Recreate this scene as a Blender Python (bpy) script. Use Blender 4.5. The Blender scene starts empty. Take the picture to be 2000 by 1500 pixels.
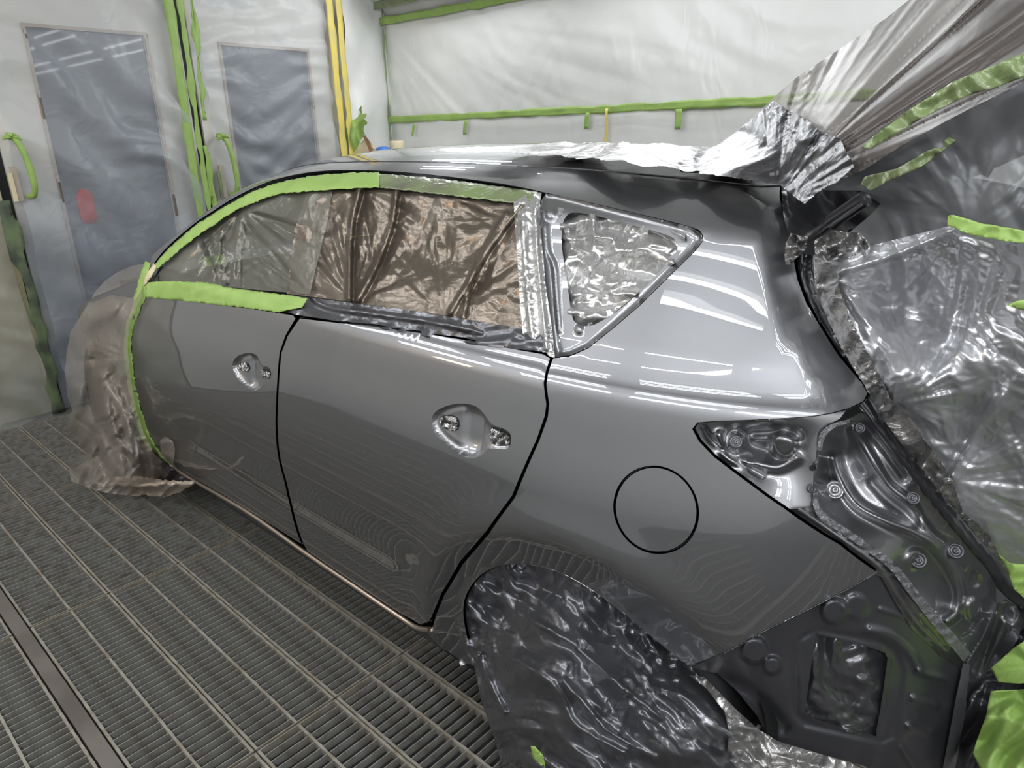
import bpy, math, random
import numpy as np
from mathutils import Vector, Matrix
from mathutils.geometry import delaunay_2d_cdt

SC = bpy.context.scene
COL = SC.collection
# ---------------------------------------------------------------- camera
CF, YAW, PITCH, ROLL, CH = 1382.06, 0.746927, 0.341461, -0.0208995, 1.54
_f = np.array([-math.sin(YAW)*math.cos(PITCH), math.cos(YAW)*math.cos(PITCH), -math.sin(PITCH)])
_r = np.array([math.cos(YAW), math.sin(YAW), 0.0])
_u = np.cross(_r, _f)
CR = _r*math.cos(ROLL) + _u*math.sin(ROLL)
CU = -_r*math.sin(ROLL) + _u*math.cos(ROLL)
CFW = _f
CAM = np.array([0, 0, CH])
cd = bpy.data.cameras.new('camera')
cam = bpy.data.objects.new('camera', cd)
COL.objects.link(cam)
cd.sensor_width = 36.0
cd.lens = 36.0*CF/2000.0
cd.clip_start = 0.02
cam.matrix_world = Matrix(((CR[0], CU[0], -CFW[0], 0), (CR[1], CU[1], -CFW[1], 0), (CR[2], CU[2], -CFW[2], CH), (0, 0, 0, 1)))
SC.camera = cam
# ---------------------------------------------------------------- world, lamps, exposure
w = bpy.data.worlds.new('world'); SC.world = w; w.use_nodes = True
w.node_tree.nodes['Background'].inputs[0].default_value = (0.8, 0.85, 0.9, 1)
w.node_tree.nodes['Background'].inputs[1].default_value = 0.15
SC.view_settings.view_transform = 'Standard'
SC.view_settings.look = 'None'
SC.view_settings.exposure = -0.36
SC.view_settings.gamma = 1.0
try: SC.view_settings.use_curve_mapping = False
except Exception: pass
SC.cycles.max_bounces = 8
SC.cycles.transparent_max_bounces = 16
SC.cycles.use_denoising = True

XL, YB, YN, XR, ZC = -4.71, 3.75, -1.35, 3.4, 2.95      # booth: left wall, back wall, near wall, right wall, ceiling

def area(name, loc, rot, sx, sy, power, col=(1, 1, 1)):
    l = bpy.data.lights.new(name, 'AREA'); l.shape = 'RECTANGLE'; l.size = sx; l.size_y = sy
    l.energy = power; l.color = col
    o = bpy.data.objects.new(name, l); o.location = loc; o.rotation_euler = rot
    COL.objects.link(o); return o
# fluorescent tubes (real fittings are modelled further down round the same places)
TUBES = []
def tube_fitting(x, y, z, rx, ln=1.2, p=10, offs=(-0.5, 0.5), gap=0.16, col=(0.95, 0.98, 1.0)):
    d = np.array([0, math.cos(rx), math.sin(rx)])
    for s in offs:
        q = np.array([x, y, z]) + d*s*gap
        area('tube_light', tuple(q), (rx, 0, 0), ln, 0.022, p, col)
    TUBES.append((x, y, z, rx, ln, gap, offs))
for x in (-3.65, -2.1, -0.55, 1.0, 2.55):  # last fitting of each row is unseen, added to light the rear faces
    tube_fitting(x, YB-0.36, 2.62, math.radians(-45), p=5.5, offs=(-1.4, -.7, .7, 1.4))
    tube_fitting(x, YN+0.27, 2.62, math.radians(45), p=9 if x < .9 else 17, offs=(-.7, .7))
    tube_fitting(x, 0.05, ZC-0.06, 0.0, p=3.2 if x < 1.5 else 9, offs=(-1.0, -.42, .42, 1.0), gap=.2)
# a warm lamp hanging near the door side of the booth
area('warm_lamp', (-3.3, YN+0.12, 1.75), (math.radians(90), 0, 0), 0.5, 0.25, 8, (1.0, 0.72, 0.45))

# ---------------------------------------------------------------- maths helpers
def ray(p):
    return CFW + (p[0]-1000)/CF*CR - (p[1]-750)/CF*CU
def rays(P):
    P = np.asarray(P, float)
    return CFW[None] + (P[:, :1]-1000)/CF*CR[None] - (P[:, 1:2]-750)/CF*CU[None]
def at_y(P, y):
    d = rays(P); return CAM + d*(np.asarray(y)/d[:, 1])[:, None]
def at_x(P, x):
    d = rays(P); return CAM + d*(np.asarray(x)/d[:, 0])[:, None]
def smooth(a, b, v):
    t = np.clip((v-a)/(b-a), 0, 1); return t*t*(3-2*t)
def hash2(ix, iy, seed):
    n = (ix.astype(np.int64)*374761393 + iy.astype(np.int64)*668265263 + seed*974711) & 0x7fffffff
    n = ((n ^ (n >> 13))*1274126177) & 0x7fffffff
    n = (n ^ (n >> 16)) & 0xffff
    return n/65535.0
def vnoise(u, v, seed):
    iu, iv = np.floor(u), np.floor(v); fu, fv = u-iu, v-iv
    fu = fu*fu*(3-2*fu); fv = fv*fv*(3-2*fv)
    a, b = hash2(iu, iv, seed), hash2(iu+1, iv, seed)
    c, d = hash2(iu, iv+1, seed), hash2(iu+1, iv+1, seed)
    return (a*(1-fu)+b*fu)*(1-fv) + (c*(1-fu)+d*fu)*fv
def crumple(u, v, lam, seed, n=5, th0=None, spread=math.pi, soft=0.0):
    """sharp-creased folds, unit: same as lam; th0 gives a main direction of the fold normals"""
    rng = random.Random(seed); h = np.zeros_like(u); 
    wu = u + 0.5*lam*(vnoise(u/lam*0.7, v/lam*0.7, seed+1)-0.5)*2
    wv = v + 0.5*lam*(vnoise(u/lam*0.7, v/lam*0.7, seed+2)-0.5)*2
    for i in range(n):
        th = (th0 if th0 is not None else 0) + rng.uniform(-spread/2, spread/2)
        L = lam*rng.uniform(0.45, 1.5)
        t = (wu*math.cos(th)+wv*math.sin(th))/L + 1.3*vnoise(u/L*0.45, v/L*0.45, seed+10+i) + rng.random()
        tri = np.abs(2*(t-np.floor(t+0.5)))
        if soft: tri = tri*(1-soft) + soft*(0.5-0.5*np.cos(tri*math.pi))
        m = smooth(0.3, 0.8, vnoise(u/L*0.5+7.7, v/L*0.5, seed+30+i))
        h += (tri-0.5)*m*L
    return h*0.22
def fan(u, v, c, n, r0, r1, amp, seed, a0=-math.pi, a1=math.pi):
    """folds radiating from a pinch point c; n folds a full turn, fading between r0 and r1"""
    du, dv = u-c[0], v-c[1]; r = np.hypot(du, dv); a = np.arctan2(dv, du)
    q = n/(2*math.pi)*2.0; rr = r/r1
    k1 = np.abs(2*vnoise(a*q*.5+3, rr*1.3, seed)-1)**.8; k2 = np.abs(2*vnoise(a*q*1.1+11, rr*2.0, seed+1)-1); gate = smooth(.25, .7, vnoise(a*q*.22+5, rr*1.1, seed+2))
    tri = (1-k1*.7-k2*.3)*gate+.15*(1-k2)
    m = smooth(0, r0, r)*(1-smooth(r1*0.45, r1, r))
    da = (a-a0) % (2*math.pi); w_ = (a1-a0) % (2*math.pi) or 2*math.pi
    m = m*np.clip(da/0.15, 0, 1)*np.clip((w_-da)/0.15, 0, 1)
    return tri*amp*0.8*m*np.clip(r/(0.4*r1), 0, 1)
def resample(P, step, closed=True):
    P = [np.asarray(p, float) for p in P]; out = []
    n = len(P)
    for i in range(n if closed else n-1):
        a, b = P[i], P[(i+1) % n]; k = max(1, int(math.ceil(np.linalg.norm(b-a)/step)))
        out += [a+(b-a)*j/k for j in range(k)]
    if not closed: out.append(P[-1])
    return np.array(out)
def cr_spline(P, k=8, closed=False):
    """Catmull-Rom through the points"""
    P = [np.asarray(p, float) for p in P]; n = len(P); out = []
    for i in range(n if closed else n-1):
        g = lambda j: P[j % n] if closed else P[min(max(j, 0), n-1)]
        p0, p1, p2, p3 = g(i-1), g(i), g(i+1), g(i+2)
        for j in range(k):
            t = j/k
            out.append(0.5*(2*p1+(p2-p0)*t+(2*p0-5*p1+4*p2-p3)*t*t+(3*p1-p0-3*p2+p3)*t**3))
    if not closed: out.append(P[-1])
    return np.array(out)
def inside(poly, X, Y):
    poly = np.asarray(poly); c = np.zeros(X.shape, bool); n = len(poly)
    for i in range(n):
        x0, y0 = poly[i]; x1, y1 = poly[(i+1) % n]
        if y0 == y1: continue
        k = ((y0 > Y) != (y1 > Y)) & (X < (x1-x0)*(Y-y0)/(y1-y0)+x0)
        c ^= k
    return c
def fill(poly, step, holes=(), pad=0.45, rough=0.0, seed=1):
    """triangulate a 2-D outline: boundary resampled at step, interior lattice"""
    loops = [resample(poly, step)] + [resample(h, step) for h in holes]
    if rough:
        rg = np.random.RandomState(seed); loops[0] = loops[0] + rg.uniform(-rough, rough, loops[0].shape)
    verts = np.vstack(loops); edges = []; o = 0
    for L in loops:
        n = len(L); edges += [(o+i, o+(i+1) % n) for i in range(n)]; o += n
    mn, mx = loops[0].min(0), loops[0].max(0)
    gx = np.arange(mn[0]+step/2, mx[0], step); gy = np.arange(mn[1]+step/2, mx[1], step*0.87)
    X, Y = np.meshgrid(gx, gy); X = X + (np.arange(len(gy)) % 2)[:, None]*step*0.5
    X, Y = X.ravel(), Y.ravel()
    ok = inside(loops[0], X, Y)
    for L in loops[1:]: ok &= ~inside(L, X, Y)
    X, Y = X[ok], Y[ok]
    B = verts; keep = np.ones(len(X), bool)
    for i in range(0, len(X), 4000):
        d = ((X[i:i+4000, None]-B[None, :, 0])**2+(Y[i:i+4000, None]-B[None, :, 1])**2).min(1)
        keep[i:i+4000] = d > (pad*step)**2
    pts = np.vstack([verts, np.stack([X[keep], Y[keep]], 1)])
    sc = 1.0/step
    r = delaunay_2d_cdt([Vector(p*sc) for p in pts], edges, [], 0, 1e-5)
    V = np.array([(v.x, v.y) for v in r[0]])/sc
    F = np.array([list(f) for f in r[2]])
    c = V[F].mean(1); ok = inside(loops[0], c[:, 0], c[:, 1])
    for L in loops[1:]: ok &= ~inside(L, c[:, 0], c[:, 1])
    return V, F[ok], loops

# ---------------------------------------------------------------- materials
def s2l(c):
    c = c/255.0
    return c/12.92 if c <= 0.04045 else ((c+0.055)/1.055)**2.4
def rgb(r, g, b): return (s2l(r), s2l(g), s2l(b), 1)
def mat(name, base, rough=0.5, metal=0.0, coat=0.0, alpha=1.0, bump=None, var=None, spec=0.5, emit=None, coatr=0.03, trans=0):
    m = bpy.data.materials.new(name); m.use_nodes = True; nt = m.node_tree; N = nt.nodes; L = nt.links
    b = N['Principled BSDF']; b.inputs['Base Color'].default_value = base
    b.inputs['Roughness'].default_value = rough; b.inputs['Metallic'].default_value = metal
    b.inputs['Coat Weight'].default_value = coat; b.inputs['Coat Roughness'].default_value = coatr
    b.inputs['Specular IOR Level'].default_value = spec
    b.inputs['Transmission Weight'].default_value = trans
    tc = N.new('ShaderNodeTexCoord')
    if emit:
        b.inputs['Emission Color'].default_value = emit[0]; b.inputs['Emission Strength'].default_value = emit[1]
    if var:      # (other colour, scale, sharp lo, hi)
        nz = N.new('ShaderNodeTexNoise'); nz.inputs['Scale'].default_value = var[1]; nz.inputs['Detail'].default_value = 6
        L.new(tc.outputs['Object'], nz.inputs['Vector'])
        mr = N.new('ShaderNodeMapRange'); mr.inputs[1].default_value = var[2]; mr.inputs[2].default_value = var[3]
        L.new(nz.outputs['Fac'], mr.inputs[0])
        mx = N.new('ShaderNodeMix'); mx.data_type = 'RGBA'
        mx.inputs[6].default_value = base; mx.inputs[7].default_value = var[0]
        L.new(mr.outputs[0], mx.inputs[0]); L.new(mx.outputs[2], b.inputs['Base Color'])
    b.inputs['Coat IOR'].default_value = 1.85 if name == 'grey_metallic_paint' else 1.5
    last = None
    for bp in (bump or []):    # (kind, scale, strength, dist, (sx,sy,sz), distortion)
        kind, scale, st, dist = bp[:4]; vec = bp[4] if len(bp) > 4 else (1, 1, 1); dis = bp[5] if len(bp) > 5 else 0.5
        mp = N.new('ShaderNodeMapping'); mp.inputs['Scale'].default_value = vec; L.new(tc.outputs['Object'], mp.inputs['Vector'])
        if len(bp) > 6: mp.inputs['Rotation'].default_value = bp[6]
        if kind == 'noise':
            t = N.new('ShaderNodeTexNoise'); t.inputs['Detail'].default_value = 3; t.inputs['Distortion'].default_value = dis; o = t.outputs['Fac']
        elif kind == 'ridge':
            t = N.new('ShaderNodeTexNoise'); t.noise_type = 'RIDGED_MULTIFRACTAL'; t.inputs['Detail'].default_value = 3; t.inputs['Distortion'].default_value = dis; o = t.outputs['Fac']
        else:
            t = N.new('ShaderNodeTexVoronoi'); t.feature = 'F1'; o = t.outputs['Distance']
        t.inputs['Scale'].default_value = scale; L.new(mp.outputs[0], t.inputs['Vector'])
        bn = N.new('ShaderNodeBump'); bn.inputs['Strength'].default_value = st; bn.inputs['Distance'].default_value = dist
        L.new(o, bn.inputs['Height'])
        if last: L.new(last.outputs[0], bn.inputs['Normal'])
        last = bn
    if last: L.new(last.outputs[0], b.inputs['Normal'])
    if last and coat: L.new(last.outputs[0], b.inputs['Coat Normal'])
    if alpha < 1:
        tr = N.new('ShaderNodeBsdfTransparent'); ms = N.new('ShaderNodeMixShader'); ms.inputs[0].default_value = alpha
        out = N['Material Output']; L.new(tr.outputs[0], ms.inputs[1]); L.new(b.outputs[0], ms.inputs[2]); L.new(ms.outputs[0], out.inputs[0])
    return m
M = {}
M['paint'] = mat('grey_metallic_paint', rgb(130, 130, 133), 0.40, 0.95, 1.0, spec=0.5, coatr=0.012)
M['primer'] = mat('satin_grey_paint', rgb(104, 104, 108), 0.42, 0.5, 0.35, coatr=0.2)
M['dark_panel'] = mat('dark_grey_panel', rgb(72, 72, 77), 0.32, 0.5, 0.5, coatr=0.2)
M['black'] = mat('matt_black', rgb(14, 14, 16), 0.6)
M['rubber'] = mat('black_rubber', rgb(36, 36, 39), 0.35, coat=0.3)
M['sealer'] = mat('seam_sealer', rgb(102, 102, 105), 0.4, 0.3, 0.6, bump=[('noise', 120, 0.9, 0.004, (1, 1, 1), 1.5)])
M['strip'] = mat('door_edge_highlight', rgb(168, 152, 138), 0.3, 0.8, 0.6)
M['sill'] = mat('dark_sill', rgb(44, 44, 47), 0.45, 0, 0.2)
M['tape_dirty'] = mat('overspray_tape', rgb(96, 112, 78), 0.6, var=(rgb(60, 66, 56), 9, 0.35, 0.65))
M['tape'] = mat('green_masking_tape', rgb(144, 172, 92), 0.55, bump=[('noise', 60, 0.35, 0.004, (1, 1, 1), 1.0)], var=(rgb(132, 162, 80), 14, 0.4, 0.7))
M['tape_thin'] = mat('green_masking_tape_on_film', rgb(116, 132, 86), 0.3, coat=0.4, bump=[('noise', 40, 0.5, 0.006, (1, 1, 1), 1.0)], var=(rgb(96, 96, 80), 9, 0.4, 0.7))
M['yellow'] = mat('yellow_masking_tape', rgb(222, 200, 96), 0.5, var=(rgb(196, 186, 120), 8, 0.4, 0.7), bump=[('noise', 30, 0.3, 0.004)])
M['cream'] = mat('cream_masking_tape', rgb(205, 192, 160), 0.6)
M['foil'] = mat('silver_film', rgb(158, 156, 155), 0.2, 0.75, bump=[('noise', 35, 0.6, 0.006, (1, 1, 1), 1.5), ('noise', 150, 0.35, 0.002)])
M['foil_black'] = mat('crushed_dark_film', rgb(72, 71, 74), 0.26, 0.6, bump=[('noise', 30, 0.4, 0.004, (1, 1, 1), 1.2)])
M['foil_light'] = mat('bright_silver_film', rgb(190, 189, 188), 0.22, 0.72, bump=[('noise', 35, 0.5, 0.005, (1, 1, 1), 1.5), ('noise', 150, 0.25, 0.0015)])
M['hem'] = mat('bunched_hazy_film', rgb(196, 180, 164), 0.35, 0.1, alpha=0.78, bump=[('noise', 30, 0.5, 0.006, (1, 1, 1), 1.5)])
M['door_leaf2'] = mat('stained_door_paint', rgb(186, 180, 164), 0.5, var=(rgb(132, 124, 92), 2.2, 0.42, 0.62))
M['wall_haze2'] = mat('stained_door_sheeting', rgb(176, 176, 168), 0.35, alpha=0.3, bump=[('noise', 7, 0.6, 0.02, (1, 1, 1), 1.2)])
M['foil_dark'] = mat('dark_grey_film', rgb(104, 104, 108), 0.24, 0.75, bump=[('noise', 12, 0.5, 0.008, (1, 1, 1), 1.0), ('noise', 150, 0.18, 0.001, (1, 0.3, 1), 1)])
M['win_film'] = mat('overspray_film', rgb(126, 115, 104), 0.22, 0.7, alpha=0.85, bump=[('noise', 40, 0.3, 0.003, (1, 1, 2.5), 1.0), ('noise', 170, 0.16, 0.001)])
M['win_clear'] = mat('clear_film', rgb(134, 132, 122), 0.24, 0.35, alpha=0.62, bump=[('noise', 40, 0.5, 0.004)])
M['haze_film'] = mat('hazy_film', rgb(172, 162, 151), 0.32, 0.15, alpha=0.44, bump=[('noise', 16, 0.5, 0.01, (1, 1, .5), 1.2), ('ridge', 30, 0.25, 0.003)])
M['tail_film'] = mat('tailgate_film', rgb(100, 93, 89), 0.36, 0.3, alpha=0.74, bump=[('noise', 10, 0.4, 0.006, (1, 1, 1), 1.0), ('noise', 120, 0.25, 0.0012, (1, 1, .3))])
M['tail_silver'] = mat('opening_film', rgb(188, 188, 191), 0.28, 0.7, bump=[('noise', 14, 0.4, 0.006, (1, 1, 1), 1.0), ('noise', 90, 0.4, 0.0015, (1, 1, .35))])
M['tail_film2'] = mat('tailgate_film_matt', rgb(118, 119, 122), 0.42, 0.2, alpha=0.75, bump=[('noise', 9, 0.35, 0.008, (1, 1, .5), 1.4), ('noise', 120, 0.25, 0.0015)])
M['wall'] = mat('booth_wall', rgb(200, 200, 198), 0.5, var=(rgb(186, 186, 184), 1.5, 0.35, 0.7))
M['wall_near'] = mat('near_wall_film', rgb(226, 226, 224), 0.5)
M['wall_film'] = mat('wall_sheeting', rgb(214, 214, 212), 0.33, coat=0.25, coatr=0.2, bump=[('noise', 5, 0.5, 0.02, (1, 1, 0.5), 0.8)])
M['wall_haze'] = mat('wall_sheeting_clear', rgb(196, 200, 206), 0.3, alpha=0.33, bump=[('noise', 7, 0.7, 0.02, (1, 1, 1), 1.2), ('ridge', 11, 0.35, 0.006, (1, 1, 1), .8)])
M['ceiling'] = mat('filter_ceiling', rgb(222, 222, 220), 0.9, var=(rgb(210, 210, 208), 3, .4, .6))
M['door_leaf'] = mat('booth_door_paint', rgb(208, 204, 196), 0.45, var=(rgb(170, 178, 186), 1.2, 0.45, 0.7))
M['door_glass'] = mat('booth_door_window', rgb(90, 94, 103), 0.3, coat=0.3, var=(rgb(80, 84, 94), 2, 0.4, 0.7))
M['grate'] = mat('galvanised_bar', rgb(148, 147, 142), 0.5, 0.35, var=(rgb(118, 112, 104), 30, 0.4, 0.7))
M['rail'] = mat('galvanised_rail', rgb(150, 146, 136), 0.55, 0.3, var=(rgb(124, 112, 98), 20, 0.4, 0.7), bump=[('noise', 60, 0.4, 0.003)])
M['pit'] = mat('floor_filter', rgb(54, 54, 57), 0.9, var=(rgb(42, 40, 38), 3, 0.35, 0.7), bump=[('noise', 300, 0.3, 0.003)])
M['gutter'] = mat('steel_beam', rgb(118, 112, 106), 0.45, 0.4, var=(rgb(98, 92, 86), 5, 0.4, 0.65), bump=[('noise', 40, 0.2, 0.002)])
M['tube'] = mat('lamp_tube', (1, 1, 1, 1), 0.4, emit=((0.95, 0.98, 1, 1), 2.5))
M['lampbox'] = mat('lamp_box', rgb(225, 226, 228), 0.4)
M['housing'] = mat('lamp_housing_grey', rgb(140, 146, 150), 0.5)
M['tyre'] = mat('tyre_rubber', rgb(30, 30, 32), 0.7)
M['alloy'] = mat('alloy_wheel', rgb(150, 148, 145), 0.3, 0.7)
M['blue'] = mat('blue_plastic', rgb(60, 110, 190), 0.5)
M['brown'] = mat('brown_card', rgb(150, 112, 78), 0.7)
M['red'] = mat('red_plastic', rgb(170, 40, 36), 0.5)
M['trim'] = mat('window_trim_strip', rgb(172, 160, 146), 0.5)

def stain_low(m, colr, z0, z1, amt):
    # overspray dirt that has settled on the lower part of a thing, ragged with noise
    nt = m.node_tree; N = nt.nodes; L = nt.links; b = N['Principled BSDF']; src = b.inputs['Base Color'].links[0].from_socket if b.inputs['Base Color'].links else None
    g_ = N.new('ShaderNodeNewGeometry'); sp = N.new('ShaderNodeSeparateXYZ'); L.new(g_.outputs['Position'], sp.inputs[0])
    nz = N.new('ShaderNodeTexNoise'); nz.inputs['Scale'].default_value = 2.2; nz.inputs['Detail'].default_value = 5; L.new(g_.outputs['Position'], nz.inputs['Vector'])
    ad = N.new('ShaderNodeMath'); ad.operation = 'MULTIPLY_ADD'; ad.inputs[1].default_value = 1.3; L.new(nz.outputs['Fac'], ad.inputs[0]); L.new(sp.outputs[2], ad.inputs[2])
    mr = N.new('ShaderNodeMapRange'); mr.inputs[1].default_value = z0+.65; mr.inputs[2].default_value = z1+.65; mr.inputs[3].default_value = amt; mr.inputs[4].default_value = 0
    L.new(ad.outputs[0], mr.inputs[0]); mx = N.new('ShaderNodeMix'); mx.data_type = 'RGBA'
    if src: L.new(src, mx.inputs[6])
    else: mx.inputs[6].default_value = b.inputs['Base Color'].default_value
    mx.inputs[7].default_value = colr; L.new(mr.outputs[0], mx.inputs[0]); L.new(mx.outputs[2], b.inputs['Base Color'])
stain_low(M['door_leaf'], rgb(104, 110, 118), .5, 1.5, .95)
stain_low(M['door_leaf2'], rgb(112, 118, 108), .1, .9, .7)
stain_low(M['wall_haze'], rgb(120, 128, 140), .4, 1.5, .8)
stain_low(M['trim'], rgb(96, 100, 108), .6, 1.3, .9)
# ---------------------------------------------------------------- object helpers
def mesh_obj(name, V, F, m, parent=None, smooth_=True, normals=None):
    me = bpy.data.meshes.new(name); V = np.asarray(V, float)
    me.from_pydata([tuple(v) for v in V], [], [tuple(int(i) for i in f) for f in F])
    if m is not None: me.materials.append(m)
    if smooth_ and len(me.polygons): me.polygons.foreach_set('use_smooth', [True]*len(me.polygons))
    me.update()
    if normals is not None: me.normals_split_custom_set_from_vertices([tuple(n) for n in normals])
    o = bpy.data.objects.new(name, me); COL.objects.link(o)
    if parent: o.parent = parent
    return o
def empty(name, loc=(0, 0, 0)):
    o = bpy.data.objects.new(name, None); COL.objects.link(o); o.empty_display_size = 0.1
    o.location = loc; return o
def tag(o, label=None, cat=None, group=None, kind=None):
    if label: o['label'] = label
    if cat: o['category'] = cat
    if group: o['group'] = group
    if kind: o['kind'] = kind
    return o
class MB:
    def __init__(s): s.V = []; s.F = []
    def add(s, V, F):
        o = len(s.V); s.V += [tuple(v) for v in V]; s.F += [tuple(i+o for i in f) for f in F]
    def box(s, lo, hi, R=None, c=None):
        x0, y0, z0 = lo; x1, y1, z1 = hi
        V = np.array([(x0, y0, z0), (x1, y0, z0), (x1, y1, z0), (x0, y1, z0), (x0, y0, z1), (x1, y0, z1), (x1, y1, z1), (x0, y1, z1)])
        if R is not None: V = (V-np.array(c)) @ np.array(R).T + np.array(c)
        s.add(V, [(0, 3, 2, 1), (4, 5, 6, 7), (0, 1, 5, 4), (1, 2, 6, 5), (2, 3, 7, 6), (3, 0, 4, 7)])
    def tube(s, path, r, n=8, caps=True):
        P = np.asarray(path, float); k = len(P); r = np.broadcast_to(np.asarray(r, float), (k,)); rings = []
        T = np.gradient(P, axis=0); T /= np.linalg.norm(T, axis=1)[:, None]+1e-9
        up = np.array([0, 0, 1.]) if abs(T[0][2]) < 0.9 else np.array([1., 0, 0])
        for i in range(k):
            a = np.cross(T[i], up); a /= np.linalg.norm(a)+1e-9; b = np.cross(T[i], a); up = np.cross(a, T[i])
            rings += [P[i]+r[i]*(a*math.cos(2*math.pi*j/n)+b*math.sin(2*math.pi*j/n)) for j in range(n)]
        F = [(i*n+j, i*n+(j+1) % n, (i+1)*n+(j+1) % n, (i+1)*n+j) for i in range(k-1) for j in range(n)]
        if caps: F += [tuple(range(n)), tuple(range((k-1)*n+n-1, (k-1)*n-1, -1))]
        s.add(rings, F)
    def lathe(s, prof, c, axis, n=32):
        """prof: (radius, height along axis)"""
        ax = np.array(axis, float); ax /= np.linalg.norm(ax)
        a = np.cross(ax, (0, 0, 1.) if abs(ax[2]) < 0.9 else (1., 0, 0)); a /= np.linalg.norm(a); b = np.cross(ax, a)
        V = [np.array(c)+ax*h+r*(a*math.cos(2*math.pi*j/n)+b*math.sin(2*math.pi*j/n)) for r, h in prof for j in range(n)]
        k = len(prof)
        F = [(i*n+j, i*n+(j+1) % n, (i+1)*n+(j+1) % n, (i+1)*n+j) for i in range(k-1) for j in range(n)]
        s.add(V, F)
    def obj(s, name, m, parent=None, sm=False): return mesh_obj(name, s.V, s.F, m, parent, sm)
def sheet(name, poly, ctrl, m, step=8, disp=None, parent=None, holes=(), rough=0.0, seed=1, thick=0.0, base=None, sm=True):
    """surface patch outlined in the photograph's pixels; its distance y is a smooth (thin-plate) surface through ctrl (px, py, y)"""
    V2, F, loops = fill(poly, step, holes, rough=rough, seed=seed)
    C = np.array(ctrl, float)
    def U(r2): return np.where(r2 > 0, r2*np.log(r2+1e-12), 0)
    c2 = C[:, :2]/500.0; n = len(C)
    if n >= 4:
        K = U(((c2[:, None]-c2[None])**2).sum(2)) + 1e-6*np.eye(n)
        P = np.hstack([np.ones((n, 1)), c2]); A = np.block([[K, P], [P.T, np.zeros((3, 3))]])
        sol = np.linalg.solve(A, np.concatenate([C[:, 2], [0, 0, 0]]))
        v = V2/500.0
        y = U(((v[:, None]-c2[None])**2).sum(2)) @ sol[:n] + sol[n] + v @ sol[n+1:]
    else: y = np.full(len(V2), C[:, 2].mean())
    if base is not None: y = y + base(V2)
    if disp is not None: y = y + disp(V2[:, 0], V2[:, 1])
    V = at_y(V2, y)
    o = mesh_obj(name, V, [f[::-1] for f in F], m, parent, sm)
    if thick:
        md = o.modifiers.new('thickness', 'SOLIDIFY'); md.thickness = thick; md.offset = -1
    return o
# ================================================================ ROOM
def quad_box(name, lo, hi, m, kind='structure', parent=None):
    b = MB(); b.box(lo, hi); o = b.obj(name, m, parent)
    if kind: o['kind'] = kind
    return o
quad_box('wall_back', (XL-0.1, YB, -0.05), (XR+0.1, YB+0.1, ZC), M['wall'])
quad_box('wall_near', (XL-0.1, YN-0.1, -0.05), (XR+0.1, YN, ZC), M['wall_near'])
quad_box('wall_right', (XR, YN, -0.05), (XR+0.1, YB, ZC), M['wall'])
quad_box('ceiling', (XL-0.1, YN-0.1, ZC), (XR+0.1, YB+0.1, ZC+0.1), M['ceiling'])
wl = quad_box('wall_left', (XL-0.12, YN-0.1, -0.05), (XL-0.05, YB+0.1, ZC), M['wall'])
# sloped light panels along the two long walls
for nm, y0, y1 in (('trim_1', YB, YB-0.62), ('trim_2', YN, YN+0.55)):
    b = MB(); z0 = 2.36
    yy = [y0, y1]
    V = [(XL, y0, z0), (XR, y0, z0), (XR, y1, ZC), (XL, y1, ZC), (XL, y0, ZC), (XR, y0, ZC)]
    b.add(V, [(0, 1, 2, 3), (0, 3, 4), (1, 5, 2), (0, 4, 5, 1)])
    b.obj(nm, M['wall'])['kind'] = 'structure'
# lamps : housing, reflector channel, tubes
for i, (x, y, z, rx, ln, gap, offs) in enumerate(TUBES):
    R = np.array([[1, 0, 0], [0, math.cos(rx), -math.sin(rx)], [0, math.sin(rx), math.cos(rx)]])
    e = empty('ceiling_light', (x, y, z)); 
    b = MB(); V = []
    b.box((-ln/2-0.05, -0.27, 0.045), (ln/2+0.05, 0.27, 0.06)); b.box((-ln/2-0.05, -0.27, 0.0), (ln/2+0.05, -0.26, 0.05)); b.box((-ln/2-0.05, 0.26, 0.0), (ln/2+0.05, 0.27, 0.05))
    b.V = [tuple(R @ np.array(v)) for v in b.V]; b.obj('lamp_housing', M['housing'], e)
    for s in offs:
        t = MB(); t.tube([R @ np.array([-ln/2, s*gap, 0.025]), R @ np.array([ln/2, s*gap, 0.025])], 0.016, 10); t.obj('tube', M['tube'], e, True)
    where = 'on the sloped panel of the far wall' if y > 2 else ('on the sloped panel of the near wall' if rx else 'on the flat ceiling over the aisle')
    spot = {-3.65: 'nearest the doors', -2.1: 'second from the doors', -0.55: 'third from the doors', 1.0: 'fourth from the doors', 2.55: 'farthest from the doors, added to light the car rear'}[x]
    tag(e, 'long tube booth light %s, %s' % (where, spot), 'light', 'booth lights ' + where)

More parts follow.
